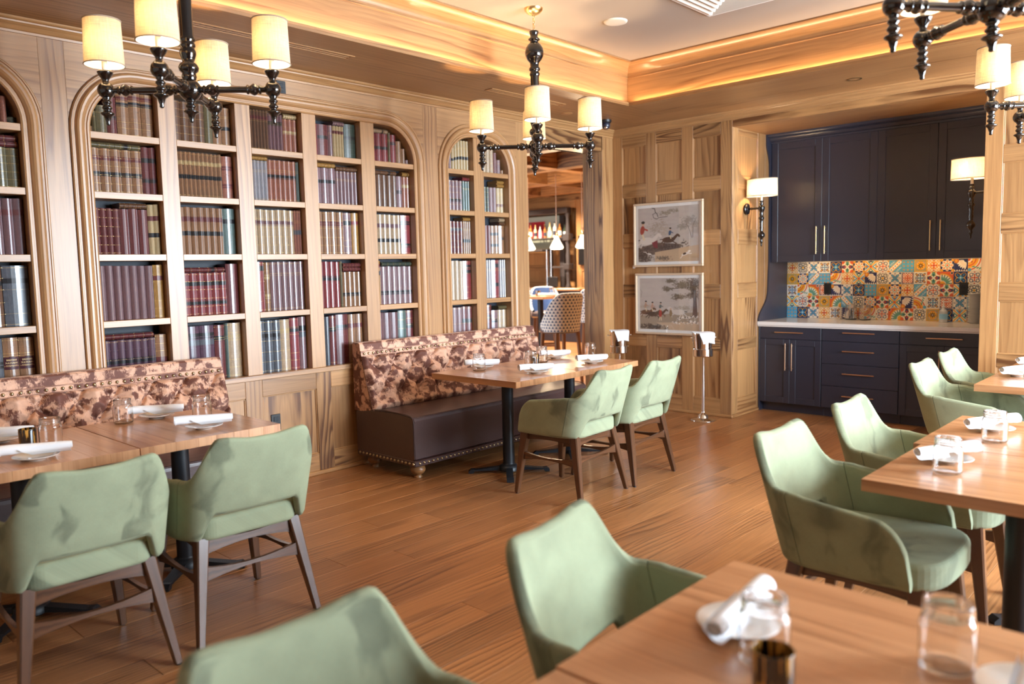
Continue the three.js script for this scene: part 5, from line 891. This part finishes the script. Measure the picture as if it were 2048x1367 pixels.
function napkin(label, x, z, turn, y, group) { const o = thing('rolled_napkin', label, 'napkin', [x, y, z], turn, group); part(o, 'roll', napGeo.body, M.cloth); part(o, 'flap', napGeo.flap, M.cloth); part(o, 'inner_fold', napGeo.core, M.cloth).userData.kind = 'stuff'; return o; }
function plate(label, x, z, group) { const m = part(scene, 'side_plate', plateGeo, M.china); m.position.set(x, TY, z); tag(m, label, 'plate', group); }
function jar(label, x, z, turn = 0) { const j = jarProto.clone(); scene.add(j); j.position.set(x, TY, z); j.rotation.y = turn; j.scale.set(1.12, 0.98, 1.12); tag(j, label, 'glass jar', 'empty mason jars on the tables'); }
function votive(label, x, z) { const o = thing('votive_holder', label, 'candle holder', [x, TY, z], 0, 'tortoiseshell votive holders'); part(o, 'glass_cup', lathe([[0, 0], [0.026, 0], [0.033, 0.004], [0.036, 0.02], [0.037, 0.084], [0.036, 0.085], [0.0335, 0.084], [0.032, 0.02], [0.026, 0.008], [0, 0.006]], 32), M.tortoise); part(o, 'candle', new THREE.CylinderGeometry(0.022, 0.022, 0.02, 20).translate(0, 0.017, 0), M.candle); }
const SETTINGS = [ // plate x,z, napkin turn, phrase
  [0.79, 5.265, 1.15, 'near the banquette on the left table'], [1.29, 5.245, 1.15, 'on the left table near the right chair'], [1.345, 6.0, 1.2, 'on the left table near the left chair'], [0.80, 5.99, 1.15, 'at the left edge of the photo'],
  [0.775, 2.80, 1.0, 'on the middle table beside the banquette, nearer end'], [1.31, 2.785, 1.15, 'on the middle table before the nearer chair'], [0.825, 1.99, 1.1, 'on the middle table beside the banquette, farther end'], [1.29, 2.1, 1.15, 'on the middle table before the farther chair'],
  [4.235, 3.115, 4.17, 'on the middle right table, farther place'], [4.235, 3.81, 4.17, 'on the middle right table, nearer place'],
  [4.29, 5.545, 4.8, 'on the blurred near table, left place'], [4.79, 5.47, 4.75, 'on the blurred near table at the right edge'],
  [3.975, 1.19, 4.2, 'on the far right table, nearer place'], [3.95, 0.58, 4.2, 'on the far right table, farther place'],
];
SETTINGS.forEach(([x, z, t, w]) => { plate('white side plate under a rolled napkin ' + w, x, z, 'white side plates'); napkin('white rolled napkin ' + w, x, z, t, TY + 0.0238, 'white rolled napkins'); });
const JARS = [[0.803, 5.442, 'left of the napkin on the left table near the banquette'], [1.04, 5.134, 'behind the napkin near the right chair on the left table'], [1.087, 5.865, 'beside the tortoiseshell votive on the left table'],
  [0.868, 2.925, 'at the near left of the middle table'], [1.071, 2.574, 'in the centre of the middle table beside the votive'], [0.913, 2.263, 'in the centre of the middle table, farther one'], [1.076, 1.84, 'at the far end of the middle table before the doorway panel'],
  [4.29, 3.335, 'on the middle right table, farther one'], [4.278, 3.973, 'on the middle right table, nearer one'], [4.386, 5.639, 'blurred beside the napkin on the near table'], [4.651, 5.449, 'blurred at the right of the near table'], [4.085, 1.36, 'at the far right edge on the far table']];
JARS.forEach(([x, z, w], i) => jar('empty glass mason jar ' + w, x, z, i * 0.7));
votive('tortoiseshell glass votive holder on the left table', 1.045, 5.945); votive('tortoiseshell glass votive holder on the middle table behind a jar', 0.985, 2.43); votive('tortoiseshell glass votive holder cut off at the bottom edge', 4.453, 5.745);
// ---------------------------------------------------------------- wine buckets on stands
function wineStand(label, x, z) {
  const o = thing('bucket_stand', label, 'stand', [x, 0, z], 0, 'polished steel bucket stands');
  part(o, 'base', lathe([[0.0, 0.003], [0.115, 0.0], [0.118, 0.006], [0.11, 0.01], [0.06, 0.02], [0.05, 0.03], [0.045, 0.05], [0.03, 0.066], [0.018, 0.075], [0.016, 0.085]], 36), M.steel);
  part(o, 'pole', lathe([[0.0125, 0.075], [0.0125, 0.625]], 20), M.steel);
  part(o, 'ring_tray', lathe([[0.0, 0.62], [0.085, 0.62], [0.094, 0.626], [0.095, 0.632], [0.095, 0.69], [0.0975, 0.693], [0.0955, 0.696], [0.092, 0.692], [0.092, 0.632], [0.0, 0.628]], 40), M.steel);
}
function bucket(label, x, z) {
  const o = thing('wine_bucket', label, 'bucket', [x, 0.6335, z], 0, 'polished steel wine buckets');
  part(o, 'body', lathe([[0, 0], [0.074, 0], [0.08, 0.004], [0.096, 0.2], [0.1, 0.204], [0.1, 0.214], [0.097, 0.216], [0.093, 0.212], [0.078, 0.008], [0, 0.006]], 44), M.steel);
  for (const s of [-1, 1]) { const k = part(o, 'handle_knob', lathe([[0.004, 0], [0.004, 0.014], [0.009, 0.018], [0.009, 0.026], [0, 0.03]], 14).rotateZ(-Math.PI / 2 * s), M.steel); k.position.set(s * 0.066, 0.17, -s * 0.066); k.rotation.y = Math.PI / 4; }
}
function towel(label, x, z, a) { // napkin draped over the bucket mouth along direction a, ends hanging as points
  const geo = grid(40, 16, (u, v) => {
    const s = (u - 0.5) * 0.40, w = (v - 0.5) * 0.15 * (1 - 0.25 * Math.cos(u * Math.PI * 2)), k = Math.abs(s) - 0.105; let xx = s, y = 0.2175 + 0.006 * Math.sin(u * 7 + v * 5) * 0.3;
    if (k > 0) { const drop = k; xx = Math.sign(s) * (0.105 + drop * 0.42 + 0.004); y = 0.2175 - drop * 0.9 - Math.abs(w) * 0.25 * (drop > 0 ? 1 : 0); }
    return [xx * Math.cos(a) - w * Math.sin(a), y + 0.002, -(xx * Math.sin(a) + w * Math.cos(a)), u, v];
  });
  const m = part(scene, 'draped_towel', geo, M.cloth); m.position.set(x, 0.6335, z); tag(m, label, 'towel', 'white towels over the wine buckets');
}
for (const [x, z, w] of [[1.22, 0.255, 'at the right below the lower print'], [0.36, 0.42, 'in the corner beside the doorway panel']]) { wineStand('polished steel bucket stand ' + w, x, z); bucket('polished steel wine bucket ' + w, x, z); towel('white towel draped over the wine bucket ' + w, x, z, -Math.PI / 4 + 0.1); }
// ---------------------------------------------------------------- things on the counter
{
  const cy = 0.9132, j = (label, x, z) => { const q = jarProto.clone(); scene.add(q); q.position.set(x, cy, z); q.scale.set(1.35, 1.15, 1.35); tag(q, label, 'glass jar'); };
  j('wide glass jar of straws on the counter, left one', 2.10, -1.13); j('wide glass jar on the counter, right one', 2.235, -1.13);
  const st = thing('straw_bundle', 'dark straws standing in the left counter jar', 'straws', [2.10, cy + 0.01, -1.13]); for (let k = 0; k < 12; k++) part(st, 'straw', new THREE.CylinderGeometry(0.003, 0.003, 0.105, 8).rotateZ(rr(-0.12, 0.12)).rotateX(rr(-0.12, 0.12)).translate(rr(-0.025, 0.025), 0.055, rr(-0.025, 0.025)), k % 3 ? M.pewter : M.whitePaint);
  const s = thing('soap_bottle', 'clear pump bottle with a blue label on the counter', 'bottle', [2.95, cy, -1.1]);
  part(s, 'bottle', lathe([[0, 0], [0.034, 0], [0.036, 0.004], [0.036, 0.1], [0.03, 0.115], [0.014, 0.122], [0.014, 0.135], [0, 0.135]], 24), std({ color: rgb(0.9, 0.92, 0.95), roughness: 0.2, transmission: 0.5, thickness: 0 })); part(s, 'label_wrap', new THREE.CylinderGeometry(0.0365, 0.0365, 0.05, 24, 1, true).translate(0, 0.055, 0), std({ color: rgb(0.28, 0.55, 0.75), roughness: 0.5 })); part(s, 'pump', merge([lathe([[0, 0.135], [0.012, 0.135], [0.012, 0.155], [0.004, 0.157], [0.004, 0.185], [0.012, 0.187], [0.012, 0.195], [0, 0.196]], 14), bx(0, 0.045, 0.186, 0.195, -0.006, 0.006, 0.002)]), M.whitePaint);
  for (let k = 0; k < 18; k++) { const m = part(scene, 'white_bowl', lathe([[0, 0.001], [0.035, 0], [0.04, 0.003], [0.062, 0.016], [0.0625, 0.018], [0.06, 0.0175], [0.04, 0.007], [0, 0.005]], 24), M.china); m.position.set(3.205, cy + k * 0.0148, -1.1); tag(m, 'white bowl, ' + (k ? (ORD[k] || 'number ' + (k + 1)) + ' from the bottom' : 'lowest one') + ' of the tall stack on the counter', 'bowl', 'stacked white bowls on the counter'); }
}
// ---------------------------------------------------------------- bar room seen through the doorway
const barWall = struct('wall_bar', 'oak panelled wall of the bar room beyond the doorway', 'wall');
const BZ = -6.1;
part(barWall, 'core', bx(-9.2, -0.2, 0, 3.4, BZ - 1.2, BZ - 1.0, 0), M.plaster); part(barWall, 'core', bx(-9.2, -9.0, 0, 3.4, -7.4, 2.5, 0), M.plaster); for (const q of [[-9.2, -4.8, 0, 3.4], [-3.0, -0.2, 0, 3.4], [-4.8, -3.0, 0, 0.75], [-4.8, -3.0, 2.75, 3.4]]) part(barWall, 'core', bx(...q, 2.4, 2.5, 0), M.plaster);
{ const w = struct('window_3', 'bright window of the bar room, out of view beside the doorway', 'window'); for (const q of [[-4.8, -3.0, 0.75, 0.8], [-4.8, -3.0, 2.7, 2.75], [-4.8, -4.75, 0.8, 2.7], [-3.05, -3.0, 0.8, 2.7], [-3.925, -3.875, 0.8, 2.7]]) part(w, 'window_frame', bx(...q, 2.41, 2.47, 0.003), M.whitePaint); part(w, 'pane', bx(-4.75, -3.05, 0.8, 2.7, 2.438, 2.442, 0), M.pane); } part(barWall, 'core', bx(-0.3, -0.2, 0, 3.4, -7.3, -1.35, 0, 'y'), M.wall[2]);
panelling(barWall, (a, b, y0, y1, p0, p1, g) => bx(a, b, y0, y1, BZ + p0, BZ + p1, 0.002, g === 's' ? 'x' : 'y'), [[-5.36, -5.20], [-4.82, -4.70], [-4.3, -4.2], [-3.7, -3.6]], [[0.0, 0.18], [0.85, 0.98], [1.42, 1.54], [2.2, 2.32], [2.74, 2.9]]);
panelling(barWall, (a, b, y0, y1, p0, p1, g) => bx(a, b, y0, y1, BZ - 0.6 + p0, BZ - 0.6 + p1, 0.002, g === 's' ? 'x' : 'y'), [[-8.0, -7.9], [-6.62, -6.55], [-6.38, -6.30], [-6.1, -6.0], [-5.75, -5.2]], [[0.0, 0.5], [0.78, 0.9], [1.08, 1.2], [1.45, 1.56], [1.95, 2.1], [2.9, 3.0]]);
part(barWall, 'return_board', bx(-5.36, -5.33, 0, 3.0, BZ - 0.6, BZ, 0.002, 'y'), M.figured[0]);
part(barWall, 'frieze_board', bx(-9, -3.5, 2.9, 3.06, BZ - 0.02, BZ + 0.02, 0.003, 'x'), M.figured[1]); part(barWall, 'frieze_board', bx(-9, -5.33, 2.74, 2.9, BZ + 0.0, BZ + 0.02, 0.003, 'x'), M.wall[0]);
// coffered ceiling
const coffer = struct('ceiling_bar', 'oak coffered ceiling of the bar room', 'ceiling');
part(coffer, 'board', bx(-9, -0.25, 3.3, 3.33, -7.2, 2.4, 0, 'x'), M.wall[0]);
for (const z of [-0.95, -2.55, -4.15, -5.75]) part(coffer, 'beam', bx(-9, -0.26, 3.0, 3.3, z - 0.1, z + 0.1, 0.006, 'x'), pick(M.figured));
for (const x of [-1.35, -2.9, -4.45, -6.0, -7.5]) part(coffer, 'beam', bx(x - 0.1, x + 0.1, 3.002, 3.3, -7.2, 2.4, 0.006, 'z'), pick(M.figured));
// back bar
const bar0 = thing('back_bar', 'dark back bar with turned column, bottle shelf and header', 'back bar', [0, 0, 0]);
part(bar0, 'header', bx(-8, -5.42, 2.63, 2.745, BZ + 0.05, BZ + 0.2, 0.01, 'x'), M.pewter);
part(bar0, 'upright', bx(-6.0, -5.87, 0, 2.63, BZ - 0.35, BZ - 0.25, 0.01, 'y'), M.pewter); part(bar0, 'upright', bx(-6.32, -6.26, 0, 1.9, BZ - 0.35, BZ - 0.25, 0.01, 'y'), M.pewter);
part(bar0, 'bottle_shelf', bx(-8, -5.5, 2.11, 2.14, BZ - 0.2, BZ + 0.16, 0.004, 'x'), M.pewter); part(bar0, 'glass_rack', bx(-8, -6.2, 1.86, 1.9, BZ - 0.2, BZ + 0.1, 0.004, 'x'), M.pewter);
part(bar0, 'turned_column', lathe([[0.07, 0], [0.07, 1.1], [0.05, 1.12], [0.04, 1.2], [0.045, 1.35], [0.055, 1.38], [0.04, 1.42], [0.062, 1.45], [0.062, 1.58], [0.045, 1.6], [0.05, 1.75], [0.038, 1.85], [0.045, 1.98], [0.06, 2.05], [0.06, 2.2], [0.045, 2.24], [0.05, 2.3], [0.035, 2.45], [0.04, 2.55], [0.06, 2.6], [0.06, 2.63]], 24).translate(-5.48, 0, BZ + 0.1), M.pewter);
part(bar0, 'bracket', bx(-5.95, -5.5, 1.49, 1.53, BZ - 0.1, BZ + 0.1, 0.004), M.pewter); for (const [p, q] of [[1.46, 1.58], [2.06, 2.2]]) part(bar0, 'column_block', bx(-5.56, -5.40, p, q, BZ + 0.02, BZ + 0.18, 0.006), M.pewter);
part(bar0, 'mirror_panel', bx(-8, -6.0, 2.14, 2.63, BZ - 0.3, BZ - 0.28, 0), std({ color: rgb(0.55, 0.6, 0.52), roughness: 0.3 })); part(bar0, 'green_panel', bx(-8, -6.2, 1.9, 2.11, BZ - 0.3, BZ - 0.28, 0), std({ color: rgb(0.35, 0.36, 0.27), roughness: 0.6 }));
for (const x of [-6.11, -5.99]) part(bar0, 'rail_post', new THREE.CylinderGeometry(0.014, 0.014, 1.9, 12).translate(x, 0.95, BZ + 0.05), M.steel);
{ const p = part(scene, 'red_painting', bx(-7.0, -6.42, 2.16, 2.52, BZ - 0.275, BZ - 0.26, 0.001), std({ map: canvasTex(128, 96, (g) => { g.fillStyle = '#c22b3a'; g.fillRect(0, 0, 128, 96); g.fillStyle = '#e9a13b'; g.fillRect(0, 0, 40, 50); g.fillStyle = '#7b2b58'; g.fillRect(70, 30, 40, 66); g.fillStyle = '#2b2632'; g.beginPath(); g.ellipse(88, 40, 10, 22, 0.5, 0, 7); g.fill(); g.fillStyle = '#e8d9b8'; g.fillRect(44, 40, 18, 50); }), roughness: 0.6 }) ); tag(p, 'small red and orange painting behind the bar bottles', 'painting');
  const tv = thing('wall_television', 'black television on the oak wall of the bar room', 'television', [-5.05, 1.55, BZ + 0.01]); part(tv, 'housing', bx(-0.2, 0.5, 0, 0.6, 0, 0.04, 0.004), M.blackPlastic); part(tv, 'screen', bx(-0.185, 0.485, 0.015, 0.585, 0.04, 0.042, 0), M.blackGloss);
  const reg = thing('till_screen', 'black till screen on the bar counter', 'screen', [-5.62, 1.08, BZ + 0.45]); part(reg, 'screen', cbox(0.28, 0.2, 0.03, 0.004).translate(0, 0.13, 0), M.blackPlastic); part(reg, 'foot', cbox(0.12, 0.03, 0.14, 0.004).translate(0, 0.015, 0), M.blackPlastic);
  const bc = thing('bar_counter', 'dark bar counter with wooden top behind the stools', 'counter', [0, 0, 0]); part(bc, 'counter_top', bx(-8, -4.6, 1.04, 1.08, BZ + 0.24, BZ + 0.85, 0.005, 'x'), M.table[1]); part(bc, 'front_panel', bx(-8, -4.6, 0, 1.04, BZ + 0.3, BZ + 0.7, 0.004, 'x'), M.navy); }
const bottleCols = [[0.5, 0.22, 0.06], [0.35, 0.12, 0.03], [0.03, 0.05, 0.03], [0.7, 0.55, 0.3], [0.03, 0.025, 0.02], [0.75, 0.72, 0.65]], bottleG = lathe([[0, 0], [0.036, 0], [0.038, 0.004], [0.038, 0.17], [0.03, 0.2], [0.015, 0.225], [0.013, 0.29], [0.016, 0.292], [0.016, 0.305], [0, 0.306]], 18), labelG = new THREE.CylinderGeometry(0.0386, 0.0386, 0.09, 18, 1, true).translate(0, 0.09, 0), capG = new THREE.CylinderGeometry(0.017, 0.017, 0.03, 14).translate(0, 0.3, 0);
const bm = bottleCols.map((c) => std({ color: rgb(...c), roughness: 0.1, clearcoat: 0.6 })), BN = ['amber', 'brown', 'dark green', 'pale gold', 'black', 'clear'];
for (let k = 0; k < 15; k++) { const t = k % 6, o = thing('spirit_bottle', BN[t] + ' bottle with white label, ' + ORD[k] + ' from left on the bar shelf', 'bottle', [-6.57 + k * 0.068, 2.1405, BZ + 0.06 + (k % 2 ? 0.05 : -0.03)], 0, 'bottles on the bar shelf'); part(o, 'bottle', bottleG, bm[t]); part(o, 'label', labelG, k % 4 === 3 ? M.navy : M.whitePaint); part(o, 'cap', capG, k % 3 ? M.blackPlastic : M.gold); const s = rr(0.82, 1.05); o.scale.set(s, s, s); }
// pendants
[[-3.29, -3, 'whole one mid doorway'], [-3.9, -3, 'cut by the bookcase side of the doorway'], [-2.76, -3, 'cut by the right side of the doorway']].forEach(([x, z, w]) => {
  const o = thing('pendant_light', 'white bell pendant light in the bar, ' + w, 'pendant light', [x, 1.8, z], 0, 'bell glass pendants over the bar');
  part(o, 'glass_bell', lathe([[0.085, 0.0], [0.108, 0.012], [0.112, 0.03], [0.098, 0.06], [0.07, 0.11], [0.045, 0.16], [0.03, 0.2], [0.026, 0.22]], 32), M.opal); part(o, 'socket', lathe([[0.026, 0.21], [0.03, 0.22], [0.024, 0.26], [0.01, 0.27]], 18), M.brass); part(o, 'rod', new THREE.CylinderGeometry(0.006, 0.006, 0.95, 8).translate(0, 0.735, 0), M.copper);
  const l = new THREE.PointLight(LAMP, 2.6, 0, 2); l.position.set(0, 0.1, 0); l.castShadow = true; l.shadow.radius = 2; l.name = 'pendant_bulb'; o.add(l);
});
{ // ceiling spots light the bar room's coffers and bottles
  for (const [x, z, w] of [[-2.1, -1.75, 'nearest the doorway'], [-3.7, -3.3, 'above the pendants'], [-5.2, -5.0, 'before the bottle shelf'], [-6.6, -5.0, 'left of the bottle shelf']]) {
    const o = thing('bar_downlight', 'small recessed downlight in the bar ceiling ' + w, 'downlight', [x, 3.3, z], 0, 'recessed downlights in the bar ceiling'); part(o, 'trim_ring', lathe([[0.03, 0.0], [0.03, -0.003], [0.045, -0.004], [0.048, 0.0]], 20), M.bronze); part(o, 'lamp_face', new THREE.CylinderGeometry(0.029, 0.029, 0.0015, 20).translate(0, -0.0008, 0), M.bulb);
    const l = new THREE.SpotLight(new THREE.Color().setRGB(1, 0.84, 0.64), 58, 0, 1.08, 0.5, 2); l.position.set(0, -0.03, 0); l.target.position.set(0, -3, 0); o.add(l.target); l.castShadow = true; l.shadow.radius = 1.4; l.name = 'downlight_beam'; o.add(l);
  }
}
// bar-height table and stools
{
  const o = thing('bar_table', 'bar height wooden table with black post in the bar room', 'table', [-3.1, 0, -2.35]);
  for (let k = 0; k < 7; k++) part(o, 'stave', bx(-0.38, 0.38, 1.03, 1.07, -0.38 + k * 0.1086, -0.38 + (k + 1) * 0.1086 - 0.0003, 0.001, 'x'), pick(M.table));
  part(o, 'column', lathe([[0.05, 0.03], [0.045, 0.06], [0.045, 1.02], [0.1, 1.029]], 24), M.blackMetal); part(o, 'base', lathe([[0, 0.0], [0.28, 0.0], [0.28, 0.015], [0.06, 0.04], [0, 0.04]], 36), M.blackMetal);
  const st = (x, z) => { const j = jarProto.clone(); scene.add(j); j.position.set(x, 1.07, z); return j; };
  tag(st(-3.3, -2.3), 'glass jar on the bar height table, left one', 'glass jar'); tag(st(-2.92, -2.42), 'glass jar on the bar height table, right one', 'glass jar');
  const v = thing('votive_holder', 'tortoiseshell votive holder on the bar height table', 'candle holder', [-3.0, 1.07, -2.18]); part(v, 'glass_cup', lathe([[0, 0], [0.033, 0.002], [0.036, 0.02], [0.037, 0.084], [0.034, 0.084], [0.032, 0.02], [0, 0.006]], 24), M.tortoise);
  napkin('white rolled napkin on the bar height table, left one', -3.3, -2.12, 0.9, 1.073, 'napkins on the bar table'); napkin('white rolled napkin on the bar height table, right one', -2.84, -2.2, 0.9, 1.073, 'napkins on the bar table');
}
const triTex = canvasTex(256, 256, (g, w) => { g.fillStyle = '#e9e6de'; g.fillRect(0, 0, w, w); g.fillStyle = '#3b567c'; for (let i = 0; i < 4; i++) for (let j = 0; j < 4; j++) { const x = i * 64 + (j % 2 ? 32 : 0), y = j * 64; for (const dx of [0, -256]) { g.beginPath(); g.moveTo(x + dx + 8, y + 54); g.lineTo(x + dx + 56, y + 54); g.lineTo(x + dx + 32, y + 8); g.fill(); } } });
triTex.wrapS = triTex.wrapT = THREE.RepeatWrapping; M.triangles = std({ map: triTex, roughness: 0.85 });
const stoolProto = (() => { // faces local +x
  const o = thing('bar_stool', '', 'bar stool', [0, 0, 0], 0, 'patterned bar stools'), R = 0.25, N = 32;
  const wrap = (r, y0, top, u0) => (u, v) => { const a = lerp(-1.95, 1.95, u), k = 1 - Math.abs(a) / 1.95, t = top(k), y = lerp(y0, t, v), q = r + 0.045 * (y - 0.72) / 0.4; return [-q * Math.cos(a), y, q * Math.sin(a), u * 5.4, (y - 0.7) * 6.5]; };
  const top = (k) => 0.80 + 0.36 * sstep(0.0, 0.75, k) + 0.02 * k;
  part(o, 'back_outer', grid(N, 10, wrap(R, 0.70, top)), M.triangles);
  part(o, 'back_inner', grid(N, 10, (u, v) => wrap(R - 0.045, 0.76, (k) => top(k) - 0.004)(1 - u, v)), M.blueLeather);
  part(o, 'back_edge', grid(N, 4, (u, v) => { const a = lerp(-1.95, 1.95, u), k = 1 - Math.abs(a) / 1.95, y = top(k), c = v * Math.PI, q = R + 0.045 * (y - 0.72) / 0.4 - 0.0225 + 0.0225 * Math.cos(c); return [-q * Math.cos(a), y - 0.003 + 0.016 * Math.sin(c), q * Math.sin(a), u * 8, 0.1 * v]; }), M.triangles);
  part(o, 'seat', lathe([[0, 0.68], [0.225, 0.68], [0.245, 0.69], [0.25, 0.71], [0.248, 0.75], [0.235, 0.775], [0.15, 0.79], [0, 0.795]], 36).translate(0.02, 0, 0), M.taupe);
  nails(o, Array.from({ length: 26 }, (_, i) => { const a = -1.2 + i * 0.096; return [0.02 + 0.249 * Math.cos(a), 0.7, 0.249 * Math.sin(a), [Math.cos(a), 0, Math.sin(a)]]; }), M.brass);
  for (const [x, z] of [[0.16, 0.16], [0.16, -0.16], [-0.16, 0.16], [-0.16, -0.16]]) part(o, 'leg', bar([x * 1.25, 0, z * 1.2], [x, 0.69, z], 0.032, 0.042, 0.032, 0.042), M.greyWood);
  for (const [a, b] of [[[0.19, 0.19], [0.19, -0.19]], [[-0.19, 0.18], [-0.19, -0.18]], [[-0.19, 0.18], [0.19, 0.18]], [[-0.19, -0.18], [0.19, -0.18]]]) part(o, 'foot_rail', bar([a[0], 0.22, a[1]], [b[0], 0.22, b[1]], 0.022, 0.022, 0.034, 0.034, [0, 1, 0]), M.greyWood);
  return o;
})();
stoolProto.position.set(-1.36, 0, -0.72); stoolProto.rotation.y = 2.85; stoolProto.userData.label = 'bar stool with triangle patterned back, largest one in the doorway';
copy(stoolProto, [-3.55, 0, -3.0], -0.7, 'bar stool with triangle patterned back behind the bar height table', 'patterned bar stools');
copy(stoolProto, [-3.75, 0, -2.0], 0.25, 'bar stool showing its blue seat back at the left of the doorway', 'patterned bar stools');
copy(stoolProto, [-2.0, 0, -2.3], 2.2, 'bar stool half hidden behind the right side of the doorway', 'patterned bar stools');
renderer.render(scene, camera);
